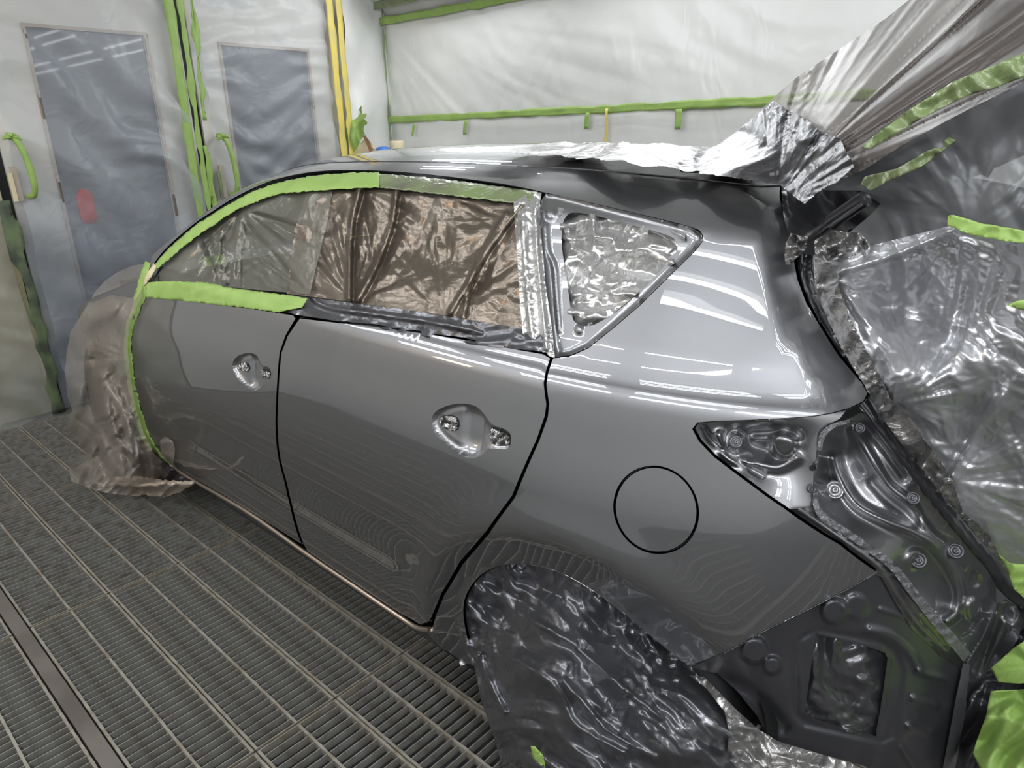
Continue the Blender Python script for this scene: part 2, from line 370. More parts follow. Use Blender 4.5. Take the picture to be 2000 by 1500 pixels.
# ---- doors in the left wall (seen through plastic sheeting)
def door(name, y0, y1, z1, wy0, wy1, wz0, wz1, xo=0.0, lm='door_leaf'):
    d = empty(name, (XL-0.03, y0, 0)); d['kind'] = 'structure'
    b = MB(); X0, X1 = 0.0, 0.03+xo
    b.box((X0, 0, 0.02), (X1, wy0-y0, z1)); b.box((X0, wy1-y0, 0.02), (X1, y1-y0, z1))
    b.box((X0, wy0-y0, 0.02), (X1, wy1-y0, wz0)); b.box((X0, wy0-y0, wz1), (X1, wy1-y0, z1))
    b.obj('door_leaf', M[lm], d)
    b = MB(); b.box((X0, wy0-y0, wz0), (0.012, wy1-y0, wz1)); b.obj('window_pane', M['door_glass'], d)
    b = MB(); t = 0.018
    b.box((X1-.004, wy0-y0-t, wz0-t), (X1+0.006, wy0-y0, wz1+t)); b.box((X1-.004, wy1-y0, wz0-t), (X1+0.006, wy1-y0+t, wz1+t))
    b.box((X1-.004, wy0-y0, wz1), (X1+0.006, wy1-y0, wz1+t)); b.box((X1-.004, wy0-y0, wz0-t), (X1+0.006, wy1-y0, wz0))
    b.obj('window_frame', M['trim'], d)
    return d
d1 = door('door_1', 1.10, 2.165, 2.75, 1.345, 1.955, 0.12, 2.12)
d2 = door('door_2', 2.225, 3.26, 2.75, 2.425, 3.05, 0.5, 2.10)
d0 = door('door_3', 0.02, 1.05, 2.75, 0.25, 0.80, 0.95, 2.10, lm='door_leaf2')
b = MB(); b.box((XL-.045, 2.16, 0), (XL-.02, 2.23, 2.75)); b.box((XL-.045, 1.045, 0), (XL-.02, 1.105, 2.75)); b.obj('door_gap_shade', M['black'])['kind'] = 'structure'  # black strips put in for the shade inside the door gaps
b = MB(); b.box((XL-0.03, 3.261, 0), (XL, YB, 2.75)); b.box((XL-0.03, YN, 0), (XL, 0.0, 2.75)); b.box((XL-0.03, YN, 2.76), (XL, YB, ZC))
b.obj('wall_left.001', M['wall'])['kind'] = 'structure'

def wall_sheet(name, y0, y1, z0, z1, m, seed, amp=0.02, lam=0.35, off=0.03, step=0.022, th0=0.3, fans=()):
    ny, nz = int((y1-y0)/step), int((z1-z0)/step)
    Y, Z = np.meshgrid(np.linspace(y0, y1, ny), np.linspace(z0, z1, nz))
    h = crumple(Y, Z, lam, seed, 6, th0, 1.2, soft=0.8)*amp/0.02*0.35 + (vnoise(Y*2, Z*2, seed)-0.5)*0.02
    for f in fans: h = h + fan(Y, Z, *f)
    V = np.stack([np.full(Y.size, XL+off)+np.clip(h.ravel(), -off*.8, 0.1), Y.ravel(), Z.ravel()], 1)
    F = [(j*ny+i, j*ny+i+1, (j+1)*ny+i+1, (j+1)*ny+i) for j in range(nz-1) for i in range(ny-1)]
    return mesh_obj(name, V, F, m)
s = wall_sheet('plastic_sheet', 1.13, 2.13, 0.05, 2.6, M['wall_haze'], 5, 0.035, 0.32, th0=1.0, fans=[((1.2, 1.5), 14, 0.1, 1.1, 0.03, 3), ((2.05, 0.6), 12, 0.1, 0.9, 0.025, 8)])
tag(s, 'hazy plastic sheet over the left booth door with the large dark window', 'sheeting', 'sheeting')
s = wall_sheet('plastic_sheet', 2.27, 3.2, 0.05, 2.6, M['wall_haze'], 9, 0.03, 0.3, th0=1.2, fans=[((2.4, 2.4), 12, 0.1, 1.0, 0.02, 5)])
tag(s, 'hazy plastic sheet over the narrower booth door window beside the yellow tape', 'sheeting', 'sheeting')
s = wall_sheet('plastic_sheet', 3.34, 3.73, 0.05, 2.6, M['wall_film'], 12, 0.02, 0.4, th0=0.1)
tag(s, 'white smooth plastic sheet between yellow tape and the corner', 'sheeting', 'sheeting')
s = wall_sheet('plastic_sheet', 0.05, 1.02, 0.0, 2.6, M['wall_haze2'], 15, 0.03, 0.3)
tag(s, 'plastic sheet on the leftmost booth door at the photo edge', 'sheeting', 'sheeting')

# ---- back wall sheeting (upper, with diagonal folds from the corner; lower smooth)
def back_sheet(name, x0, x1, z0, z1, m, seed, amp, fans=(), step=0.025, off=0.03):
    nx, nz = int((x1-x0)/step), int((z1-z0)/step)
    X, Z = np.meshgrid(np.linspace(x0, x1, nx), np.linspace(z0, z1, nz))
    h = crumple(X, Z, 0.3, seed, 5, 0.9, 0.7, soft=1)*amp*0.06*np.clip((x1-X)/3, .15, 1) + (vnoise(X*2, Z*2, seed)-0.5)*0.02
    for f in fans: h = h + fan(X, Z, *f)
    V = np.stack([X.ravel(), YB-off-np.clip(h.ravel(), -off*.8, 0.2), Z.ravel()], 1)
    F = [(j*nx+i, j*nx+i+1, (j+1)*nx+i+1, (j+1)*nx+i) for j in range(nz-1) for i in range(nx-1)]
    return mesh_obj(name, V, F, m)
s = back_sheet('plastic_sheet', XL+0.03, -0.2, 1.66, 2.36, M['wall_film'], 21, 1.0, fans=[((-4.9, 2.45), 120, 0.2, 3.4, 0.022, 4), ((-2.6, 2.5), 40, 0.3, 1.6, 0.005, 6)], step=0.02)
tag(s, 'white pleated plastic sheet above the long green tape on the far wall', 'sheeting', 'sheeting')
s = back_sheet('plastic_sheet', XL+0.03, -0.2, 0.05, 1.645, M['wall_film'], 25, 0.3, fans=[((-4.6, 1.8), 30, 0.2, 1.6, 0.01, 4)])
tag(s, 'greyish plastic sheet below the long green tape on the far wall', 'sheeting', 'sheeting')

# ---- tapes on the walls
def ribbon(name, P, wdt, nrm, m, label, cat='tape', seed=1, wig=0.004, curl=0.0, step=0.03, group=None):
    """a strip of tape along 3-D points P, lying across wdt (vector), lifted along nrm"""
    P = resample(np.asarray(P, float), step, False); n = len(P); rg = np.random.RandomState(seed)
    wdt = np.asarray(wdt, float); nrm = np.asarray(nrm, float); V = []; t = np.arange(n)*1.0
    for k in range(5):
        a = k/4-0.5; jit = (vnoise(t*0.35+k*(k in (0, 4))*9, t*0+0.5, seed+k)-0.5)*wig*(2 if k in (0, 4) else 0.6)
        lift = 0.002 + (vnoise(t*0.5, t*0+k*0.7, seed+20)-0.5)*0.006*1.0 + curl*abs(a)
        V.append(P + wdt*a + (wdt/np.linalg.norm(wdt))*jit[:, None] + nrm*np.abs(lift)[:, None])
    V = np.array(V); idx = lambda k, i: k*n+i
    F = [(idx(k, i), idx(k, i+1), idx(k+1, i+1), idx(k+1, i)) for k in range(4) for i in range(n-1)]
    o = mesh_obj(name, V.reshape(-1, 3), F, m)
    md = o.modifiers.new('thickness', 'SOLIDIFY'); md.thickness = 0.0012
    if label: tag(o, label, cat, group)
    return o
XF = XL+0.055
Y_ = lambda yb, yt: [(XF, yb, 0.0), (XF, yt, 2.42)]
nx_, ny_ = (1, 0, 0), (0, -1, 0)
ribbon('masking_tape', [(XF, 2.085, 0.55), (XF, 2.112, 2.5)], (0, 0.055, 0), nx_, M['tape'], 'broad green tape running down the edge of the left door sheet', seed=3, wig=0.012)
ribbon('masking_tape', [(XF+.004, 2.14, 0.5), (XF+.004, 2.178, 2.5)], (0, 0.036, 0), nx_, M['tape'], 'second green tape right beside the broad one, left of the door gap', seed=4, wig=0.012)
ribbon('masking_tape', [(XF, 2.215, 1.65), (XF, 2.262, 2.5)], (0, 0.026, 0), nx_, M['tape'], 'green tape on the hinge edge of the right door above its handle', seed=5, wig=0.02)
ribbon('masking_tape', [(XF, 2.19, 0.6), (XF, 2.2, 1.5)], (0, 0.03, 0), nx_, M['tape'], 'ragged green tape in the gap between the two doors below the handle', seed=6, wig=0.02)
ribbon('masking_tape', [(XF, 3.25, 0.6), (XF, 3.236, 2.5)], (0, 0.055, 0), nx_, M['yellow'], 'left strip of the two yellow tapes on the left wall', seed=7, wig=0.01)
ribbon('masking_tape', [(XF+.003, 3.32, 0.6), (XF+.003, 3.306, 2.5)], (0, 0.05, 0), nx_, M['yellow'], 'right strip of the two yellow tapes on the left wall', seed=8, wig=0.01)
ribbon('masking_tape', [(XF, 1.06, 0.02), (XF, 1.055, 1.25)], (0, 0.06, 0), nx_, M['tape_dirty'], 'dirty green tape at the edge of the leftmost door', seed=9, wig=0.03)
ribbon('masking_tape', [(XL+0.05, YB-0.05, 0.6), (XL+0.05, YB-0.05, 2.5)], (0.025, -0.025, 0), (0.7, -0.7, 0), M['tape'], 'green tape running up the corner between left and far wall', seed=10, wig=0.006)
YF = YB-0.06
ribbon('masking_tape', [(XL+0.03, YF, 1.652), (-2.8, YF, 1.657), (-1.2, YF, 1.672), (-0.3, YF, 1.67)], (0, 0, 0.045), ny_, M['tape'], 'long horizontal green tape across the far wall', seed=11, wig=0.008)
ribbon('masking_tape', [(XL+0.03, YF, 2.335), (-2.8, YF, 2.335), (-0.3, YF, 2.33)], (0, 0, 0.05), ny_, M['tape'], 'upper horizontal green tape under the sloped light panel', seed=12, wig=0.01)
ribbon('masking_tape', [(XL+0.03, YF-0.05, 2.44), (-2.8, YF-0.05, 2.44)], (0, 0, 0.06), ny_, M['tape_thin'], 'pale green tape higher on the sloped light panel', seed=13, wig=0.01)
def tab(px, py0, py1, m, label, w=0.03, seed=1):
    q = at_y([(px, py0), (px-3, py1)], YF-0.006)
    ribbon('tape_tab', [q[0], q[1]], (w, 0, 0), ny_, m, label, seed=seed, wig=0.006, step=0.02, group=None)
tab(809, 242, 265, M['tape'], 'short green tape tab hanging nearest the left corner of the far wall', 0.022, 1)
tab(910, 234, 263, M['tape'], 'second short green tape tab from the left corner, far wall', 0.03, 2)
tab(1148, 220, 252, M['tape'], 'green tape tab hanging just left of the thin yellow strip', 0.035, 3)
tab(1326, 213, 253, M['tape'], 'green tape tab farthest right under the long tape', 0.035, 4)
tab(1185, 212, 300, M['yellow'], 'thin yellow strip hanging down the far wall', 0.018, 5)

# ---- taped pull handles on the doors
def handle(y, z0, z1, label, tail, seed):
    e = empty('door_pull', (XL+0.03, y, z0)); h = z1-z0
    b = MB(); P = cr_spline([(0, 0, h), (0.05, 0.01, h-0.01), (0.075, 0.03, h*0.8), (0.08, 0.045, h*0.5), (0.075, 0.05, h*0.2), (0.05, 0.045, 0.01), (0, 0.03, 0)], 5)
    rr = 0.014+0.004*vnoise(np.arange(len(P))*0.8, np.zeros(len(P)), seed)
    b.tube(P, rr, 9); b.obj('grip', M['tape'], e, True)
    b = MB(); b.box((0, -0.03, -0.02), (0.015, 0.0, h*0.5)); b.obj('back_plate', M['trim'], e)
    b = MB(); b.box((0.012, -0.05, -.02), (0.022, -0.028, h*0.4)); b.obj('latch', M[tail], e)
    b = MB()
    for i in range(4):
        a = -.5+i*1.1+.2*seed; b.tube([(0.05, 0.0, h-0.01), (0.07, 0.02*math.cos(a), h-0.01+0.012*math.sin(a)), (0.065, 0.045*math.cos(a), h-0.02+0.018*math.sin(a))], [0.016, 0.014, 0.006], 5)
    b.obj('tape_end', M['tape'], e, False)
    tag(e, label, 'door handle')
handle(1.14, 1.26, 1.58, 'green-taped pull handle at the photo left edge with yellow latch', 'cream', 1)
handle(2.30, 1.19, 1.56, 'green-taped pull handle between the two door windows', 'tape_thin', 4)
# things vaguely seen through the sheeting
b = MB(); b.lathe([(0.001, 0), (0.03, 0.0), (0.045, 0.04), (0.045, 0.16), (0.02, 0.2), (0.001, 0.2)], (XL-0.012, 1.46, 1.08), (0, 0, 1), 16)
b.V = [(XL-0.016+(v[0]-XL+0.012)*0.12, v[1], v[2]) for v in b.V]
tag(b.obj('window_mark', M['red'], None, True), 'red blotch seen through the left door window', 'sticker')

# ---- floor: pit, gutter beam, grating
fl = empty('floor', (0, 0, 0)); fl['kind'] = 'structure'
quad_box('filter_bed', (XL-0.05, YN, -0.17), (XR, YB, -0.13), M['pit'], None, fl)
for yy in (0.291, -1.0):
    b = MB(); b.box((XL-0.05, yy+0.004, -0.06), (XR, yy+0.045, -0.003)); b.obj('steel_beam', M['gutter'], fl)
PX0, PL = -4.657, 1.0505; PW = 0.1255
bar_me = None; rail_cache = {}
def grating(x0, y0, single, n_strip=2):
    Wd = PW*n_strip; e = MB(); zt = 0.0; g = 0.004
    for k in range(n_strip+1):
        yk = min(max(k*PW, 0.004+g/2), Wd-0.004-g/2)
        nseg = 36; P = [(g+(PL-2*g)*i/nseg, yk, zt-0.002+0.0006*((-1)**i)) for i in range(nseg+1)]
        hw = [0.0042 if i % 2 == 0 else 0.0034 for i in range(nseg+1)]
        V = []; 
        for i, p in enumerate(P):
            V += [(p[0], p[1]-hw[i], p[2]), (p[0], p[1]+hw[i], p[2]), (p[0], p[1]+hw[i]*.6, p[2]-0.026), (p[0], p[1]-hw[i]*.6, p[2]-0.026)]
        F = [(4*i, 4*i+4, 4*i+5, 4*i+1) for i in range(nseg)]+[(4*i+1, 4*i+5, 4*i+6, 4*i+2) for i in range(nseg)]+[(4*i+3, 4*i+7, 4*i+4, 4*i) for i in range(nseg)]
        e.add(V, F)
    for xx in (g, PL-g-0.003): e.box((xx, g, zt-0.028), (xx+0.003, Wd-g, zt-0.001))
    rails = e.obj('grating_panel', M['rail'], fl)
    rails.location = (x0, y0, 0)
    global bar_me
    if bar_me is None or bar_me.get('w') != n_strip:
        b = MB(); b.box((-0.0013, g, -0.024), (0.0013, Wd-g, 0.0)); t = b.obj('cross_bar', M['grate'], rails)
        bar_me = t.data; bar_me['w'] = n_strip; bpy.data.objects.remove(t)
    N = 34
    if single:
        for i in range(1, N+1):
            o = bpy.data.objects.new('cross_bar', bar_me); COL.objects.link(o); o.parent = rails
            o.location = (PL*i/(N+1), 0, -0.003)
    else:
        b = MB()
        for i in range(1, N+1): b.box((PL*i/(N+1)-0.0013, g, -0.027), (PL*i/(N+1)+0.0013, Wd-g, -0.003))
        o = b.obj('cross_bars', M['grate'], rails); o['kind'] = 'stuff'
near = {(-3, 1), (-3, 2), (-3, 3), (-3, 4), (-2, 1), (-2, 2), (-2, 3), (-2, 4)}
ys = [0.339+2*PW*j for j in range(0, 14)]
yn = [0.291-2*PW*(j+1) for j in range(0, 5)]
for i in range(0, 8):
    for j, y in enumerate(ys+yn):
        x0 = PX0+PL*i
        if y > 1.7 and i > 0: continue
        if y < 0.2 and i > 4: continue
        sing = (i in (2, 3) and j in (0, 1, 2, 3)) or (i == 2 and y == yn[0])
        grating(x0, y, sing)
# ================================================================ CAR  (left flank faces the camera, nose towards -x)
YC = 1.83
_px = np.array([-4.30, -4.20, -4.05, -3.80, -3.48, -2.6, -1.8, -1.1, -0.88, -0.70, -0.55, -0.42, -0.32, -0.25, -0.20, -0.15, -0.10])
_py = np.array([1.80, 1.42, 1.16, 1.02, 0.965, 0.945, 0.943, 0.945, 0.952, 0.972, 1.008, 1.062, 1.135, 1.215, 1.30, 1.42, 1.60])
def hermite(x, X, Y):
    d = np.zeros(len(X)); s = np.diff(Y)/np.diff(X)
    for i in range(1, len(X)-1): d[i] = 0 if s[i-1]*s[i] <= 0 else 2*s[i-1]*s[i]/(s[i-1]+s[i])
    d[0], d[-1] = s[0], s[-1]
    x = np.clip(x, X[0], X[-1]); i = np.clip(np.searchsorted(X, x)-1, 0, len(X)-2); h = X[i+1]-X[i]; t = (x-X[i])/h
    return (2*t**3-3*t**2+1)*Y[i]+(t**3-2*t**2+t)*h*d[i]+(-2*t**3+3*t**2)*Y[i+1]+(t**3-t**2)*h*d[i+1]
def plan(x): return hermite(x, _px, _py)
_zx = np.array([-3.6, -3.2, -3.0, -2.8, -2.6, -2.4, -2.2, -2.0, -1.8, -1.6, -1.4, -1.15, -.85, -.6, -.4, -.2])
_zz = np.array([0.93, 1.022, 1.1199, 1.23, 1.3527, 1.4525, 1.4941, 1.5021, 1.5062, 1.5064, 1.5039, 1.5, 1.487, 1.468, 1.45, 1.425])
_zg = np.arange(-3.6, 0.2, .004); _zv = hermite(_zg, _zx, _zz); _kk = np.exp(-(np.arange(-70, 71)*.004/.09)**2); _kk /= _kk.sum(); _zv = np.convolve(np.pad(_zv, 70, mode='edge'), _kk, 'valid')
def zt(x): return np.interp(x, _zg, _zv)
_qx = np.array([.10, .20, .27, .33, .40, .55, .70, .85, 1.00, 1.065, 1.077, 1.087, 1.108, 1.125, 1.16, 1.25, 1.42, 1.55])
_qo = np.array([.10, .066, .048, .032, .022, .008, .000, .008, .033, .0455, .0490, .055, .080, .091, .110, .170, .288, .39])
def prof(z): return hermite(z, _qx, _qo)
AX, AZ, AR = -0.775, 0.315, 0.365     # rear wheel arch
def g(x, z):
    """y of the body's left skin"""
    x = np.asarray(x, float); z = np.asarray(z, float)
    h = zt(x)-z; k = np.clip((.12-h)/.12, 0, .9999)
    y = plan(x)+prof(z)+.55*(1-np.sqrt(1-k*k))+8*np.clip(-h, 0, 1)
    r = np.hypot((x-AX), (z-AZ)); m = np.clip((AR+.088-r)/.02, 0, 1)
    fl = np.clip(AR+.088-r, 0, .1)
    y = y + .24*(fl-.005*(1-np.exp(-fl/.005)))*(z > AZ-.1) - .004*np.exp(-((r-AR-.10)/.05)**2)
    # soft hollow in the lower doors
    y = y + .010*np.exp(-((z-.50)/.09)**2)*smooth(-1.0, -1.35, x)*smooth(-2.9, -2.5, x)
    return y
def gn(x, z):
    e = 1e-3; gx = (g(x+e, z)-g(x-e, z))/(2*e); gz = (g(x, z+e)-g(x, z-e))/(2*e)
    n = np.stack([gx, -np.ones_like(gx), gz], 1); return n/np.linalg.norm(n, axis=1)[:, None]
def side(P, off=0.0):
    """pixels -> (x, z) where the view ray meets the left skin"""
    d = rays(P); lo = np.full(len(d), .80); hi = np.full(len(d), 2.2); ts = np.linspace(.80, 1.9, 110); hit = np.zeros(len(d), bool)
    prev = lo.copy(); bf = np.full(len(d), -9.0); by = lo.copy()
    for y in ts:
        q = CAM+d*(y/d[:, 1])[:, None]; f = y-g(q[:, 0], q[:, 2])-off
        new = (f > 0) & ~hit; hi[new] = y; lo[new] = prev[new]; hit |= new; prev[:] = y
        nb = (f > bf) & ~hit & (y < 1.35); bf[nb] = f[nb]; by[nb] = y
    miss = ~hit; lo[miss] = by[miss]; hi[miss] = by[miss]
    for _ in range(30):
        m = (lo+hi)/2; q = CAM+d*(m/d[:, 1])[:, None]; f = m-g(q[:, 0], q[:, 2])-off
        hi = np.where(f > 0, m, hi); lo = np.where(f > 0, lo, m)
    q = CAM+d*(hi/d[:, 1])[:, None]; return q[:, [0, 2]]
def S3(P, off=0.0):
    q = side(np.asarray(P, float), off); return np.stack([q[:, 0], g(q[:, 0], q[:, 1])+off, q[:, 1]], 1)
def offset_loop(L, d):
    """move a CCW loop outwards by d"""
    n = len(L); e = np.roll(L, -1, 0)-L; e /= np.linalg.norm(e, axis=1)[:, None]+1e-12
    nn = np.stack([e[:, 1], -e[:, 0]], 1); v = nn+np.roll(nn, 1, 0); v /= np.linalg.norm(v, axis=1)[:, None]+1e-12
    return L+v*d, v
def area2(L): x, y = L[:, 0], L[:, 1]; return 0.5*np.sum(x*np.roll(y, -1)-y*np.roll(x, -1))
def panel(name, xz, m, step=.022, holes=(), parent=None, off=0.0, depth=.014, edge=.0022, fn=None, hole_edge=True, rim=True):
    """skin panel outlined in (x, z) on the flank, with rolled edges"""
    xz = np.asarray(xz, float)
    if area2(xz) < 0: xz = xz[::-1]
    V2, F, loops = fill(xz, step, holes)
    G = fn or (lambda x, z: g(x, z)+off)
    e = 1e-3; x, z = V2[:, 0], V2[:, 1]; y = G(x, z)
    N = np.stack([(G(x+e, z)-G(x-e, z))/(2*e), -np.ones_like(x), (G(x, z+e)-G(x, z-e))/(2*e)], 1); N /= np.linalg.norm(N, axis=1)[:, None]
    V = [tuple(p) for p in np.stack([x, y, z], 1)]; Nn = [tuple(p) for p in N]; Fs = [tuple(f) for f in F]
    if rim:
        for li, L in enumerate(loops):
            if li and not hole_edge: continue
            if (area2(L) < 0) == (li == 0): L = L[::-1]
            sgn = 1
            b0 = len(V); n = len(L)
            for k, (dd, dy) in enumerate(((0, 0), (edge*.7, edge*.3), (edge, edge), (edge, depth))):
                Lk, v = offset_loop(L, dd*sgn); yk = G(L[:, 0], L[:, 1])+dy
                w_ = (0, .5, .95, 1)[k]
                nb = np.stack([(G(L[:, 0]+e, L[:, 1])-G(L[:, 0]-e, L[:, 1]))/(2*e), -np.ones(n), (G(L[:, 0], L[:, 1]+e)-G(L[:, 0], L[:, 1]-e))/(2*e)], 1); nb /= np.linalg.norm(nb, axis=1)[:, None]
                out = np.stack([v[:, 0], np.zeros(n), v[:, 1]], 1)
                nk = nb*(1-w_)+out*w_; nk /= np.linalg.norm(nk, axis=1)[:, None]
                V += [tuple(p) for p in np.stack([Lk[:, 0], yk, Lk[:, 1]], 1)]; Nn += [tuple(p) for p in nk]
            for k in range(3):
                for i in range(n):
                    a, b_ = b0+k*n+i, b0+k*n+(i+1) % n
                    Fs.append((a, b_, b_+n, a+n))
    return mesh_obj(name, V, Fs, m, parent, True, Nn)
def ppanel(name, px, m, holes=(), **k):
    return panel(name, side(np.array(px, float)), m, holes=[side(np.array(h, float)) for h in holes], **k)

car = empty('car', (-2.3, YC, 0)); CARP = car
tag(car, 'grey metallic five-door hatchback with bumper and lamps removed, masked for painting', 'car')
def P_(o):      # parent while keeping the mesh where it was built
    o.parent = CARP; o.matrix_parent_inverse = Matrix.Translation((2.3, -YC, 0)); return o

rail_px = [(1374, 470), (1371, 456), (1350, 443), (1250, 418), (1150, 395), (1060, 375), (1000, 362), (925, 351), (850, 342), (754, 334), (679, 332), (616, 335), (554, 346), (504, 363), (454, 388), (410, 416), (379, 437), (329, 480), (305, 508), (292, 528)]
rail_px = list(map(tuple, cr_spline(rail_px, 3)))
qwin_out = [(1081, 700), (1112, 697), (1150, 680), (1200, 640), (1250, 597), (1320, 528), (1357, 492)]
lamp_edge = [(1712, 1117), (1640, 1064), (1530, 992), (1460, 942), (1395, 893), (1365, 862), (1352, 838), (1362, 825), (1400, 822), (1500, 818), (1590, 812), (1650, 803), (1676, 792)]
pillar = [(1683, 777), (1672, 757), (1650, 731), (1625, 701), (1601, 663), (1581, 630), (1562, 598), (1545, 552), (1538, 515), (1541, 490), (1538, 462), (1528, 425), (1524, 395), (1524, 364)]
gap_r = [(1079, 704), (1073, 790), (1070, 815), (1053, 862), (1006, 972), (956, 1042), (904, 1102), (868, 1162), (853, 1198), (846, 1222), (835, 1236)]
arch = cr_spline([(930, 1300), (914, 1250), (905, 1200), (911, 1160), (940, 1122), (985, 1103), (1045, 1103), (1110, 1125), (1190, 1175), (1260, 1232), (1330, 1290)], 3)
low = [(860, 1262), (900, 1300)]
qpx = gap_r + low + list(map(tuple, arch)) + [(1350, 1299), (1500, 1227), (1600, 1178)] + lamp_edge + pillar
q1 = side(np.array(qpx, float))
xe = q1[-1][0]; xs = np.linspace(xe-.03, -2.84, 60); top = np.stack([xs, zt(xs)-.042], 1)
rail = side(np.array(rail_px[::-1], float)); rail = rail[rail[:, 0] > -2.83]
outline = np.vstack([q1, top, rail, side(np.array(qwin_out[::-1], float))])
fuel_c = side(np.array([(1281, 997)], float))[0]
FR = .0815
def circ(c, r, n=48, ax=1.0): return np.array([(c[0]+r*math.cos(2*math.pi*i/n)*ax, c[1]+r*math.sin(2*math.pi*i/n)) for i in range(n)])
_l = side(np.array([(1197, 990), (1366, 1005), (1272, 907), (1290, 1085)], float))
fuel_c = np.array([(_l[0][0]+_l[1][0])/2, (_l[2][1]+_l[3][1])/2]); frx = abs(_l[1][0]-_l[0][0])/2; frz = abs(_l[2][1]-_l[3][1])/2
def ell(c, a, b, n=56): return np.array([(c[0]+a*math.cos(2*math.pi*i/n), c[1]+b*math.sin(2*math.pi*i/n)) for i in range(n)])
_pl = resample(side(np.array(pillar[:-2]+[(1676, 792)], float)), .02, False)
def proll(x, z):
    d = np.full(x.shape, 9.0); 
    for q in _pl: d = np.minimum(d, np.hypot(x-q[0], z-q[1]))
    q_ = np.clip(.042-d, 0, .042); return .8*(q_-.006*(1-np.exp(-q_/.006)))
P_(panel('quarter_panel', outline, M['paint'], .02, holes=[ell(fuel_c, frx, frz)], fn=lambda x, z: g(x, z)+proll(x, z), depth=.006))
P_(panel('fuel_flap', ell(fuel_c, frx-.0055, frz-.0045), M['paint'], .016, off=.001, fn=lambda x, z: g(x, z)+.001+.02*(x-fuel_c[0])))
# cup behind the flap
b = MB(); n = 56; E = ell(fuel_c, frx+.004, frz+.004); V = [(e[0], g(e[0], e[1])+.010, e[1]) for e in E]+[(e[0], g(e[0], e[1])+.05, e[1]) for e in E]+[(fuel_c[0], g(*fuel_c)+.05, fuel_c[1])]
b.add(V, [(i, (i+1) % n, n+(i+1) % n, n+i) for i in range(n)]+[(n+i, n+(i+1) % n, 2*n) for i in range(n)]); P_(b.obj('fuel_pocket', M['black']))

# ---- doors
fd = [(284, 580), (400, 592), (500, 605), (572, 616), (577, 622), (557, 656), (546, 688), (541, 750), (538, 826), (545, 902), (561, 967), (579, 1036), (589, 1062), (500, 1005), (440, 968), (380, 934), (335, 906), (308, 888), (285, 850), (268, 800), (256, 740), (250, 690), (253, 650), (262, 612)]
rd = [(586, 622), (725, 637), (900, 663), (1060, 692), (1074, 700), (1067, 790), (1064, 812), (1047, 860), (1000, 968), (950, 1037), (898, 1097), (862, 1158), (848, 1193), (839, 1213), (820, 1219), (780, 1196), (700, 1143), (600, 1075), (593, 1062), (583, 1034), (565, 965), (549, 901), (542, 826), (545, 751), (550, 689), (562, 657)]
h_r = cr_spline([(843, 822), (850, 805), (872, 793), (900, 788), (928, 793), (945, 808), (962, 829), (985, 838), (997, 848), (997, 868), (990, 877), (958, 876), (942, 888), (922, 895), (900, 889), (868, 868), (848, 845)], 4, True)
h_f = cr_spline([(454, 716), (459, 700), (472, 692), (488, 689), (502, 695), (511, 711), (524, 717), (529, 726), (528, 740), (516, 743), (510, 755), (497, 764), (482, 757), (464, 740)], 4, True)
P_(ppanel('front_door', fd, M['paint'], edge=.0035, holes=[h_f], hole_edge=False))
P_(ppanel('rear_door', rd, M['paint'], edge=.003, holes=[h_r], hole_edge=False))
def bowl(name, hole, c_main, c_l, lock_l, lock_r, s):
    L = side(hole); L = L if area2(L) > 0 else L[::-1]; L = resample(L, .004)
    V2, F, loops = fill(L, .0042)
    cm = side(np.array([c_main], float))[0]; r0 = s
    def D(x, z):
        # distance to the outline drives the depth
        d = np.full(x.shape, 9.0)
        for i in range(0, len(x), 500):
            d[i:i+500] = np.sqrt(((x[i:i+500, None]-L[None, :, 0])**2+(z[i:i+500, None]-L[None, :, 1])**2)).min(1)
        dep = .026*np.sqrt(np.clip(1-(1-np.clip(d/(.036*s), 0, 1))**2, 0, 1))*s
        rt = smooth(cm[0]+.030*s, cm[0]+.045*s, x)   # the pocket right of the bowl is shallow
        lf = smooth(cm[0]-.012*s, cm[0]-.030*s, x)
        return dep*(1-rt*.72)*(1-.45*lf*smooth(0, .02, d))
    x, z = V2[:, 0], V2[:, 1]; dep = D(x, z)
    o = P_(mesh_obj(name, np.stack([x, g(x, z)+dep, z], 1), F, M['paint']))
    for nm, px in (('lock_film', lock_l), ('lock_film', lock_r)):
        Lk = side(cr_spline(px, 3, True)); V, F2, _ = fill(Lk, .0028)
        dd = D(V[:, 0], V[:, 1]).mean(); h = crumple(V[:, 0], V[:, 1], .014, 7+len(px), 6)*1.8
        q = mesh_obj(nm, np.stack([V[:, 0], g(V[:, 0], V[:, 1])+dd-.002+h, V[:, 1]], 1), F2, M['foil'], o, False)
        q['label'] = 'crumpled silver film in the lock hole'
        Lo, _v = offset_loop(Lk if area2(Lk) > 0 else Lk[::-1], .0016); V, F2, _ = fill(Lo, .008)
        mesh_obj('lock_opening', np.stack([V[:, 0], g(V[:, 0], V[:, 1])+D(V[:, 0], V[:, 1])-.0008, V[:, 1]], 1), F2, M['black'], o)
bowl('handle_recess', h_r, (910, 845), None, [(852, 822), (862, 815), (880, 818), (887, 828), (884, 842), (872, 844), (856, 835)], [(957, 838), (972, 841), (990, 850), (992, 868), (970, 870), (956, 862)], 1.0)
bowl('handle_recess', h_f, (488, 725), None, [(458, 716), (466, 710), (477, 713), (480, 722), (474, 727), (463, 724)], [(511, 722), (520, 724), (527, 731), (525, 741), (514, 741), (509, 733)], .92)

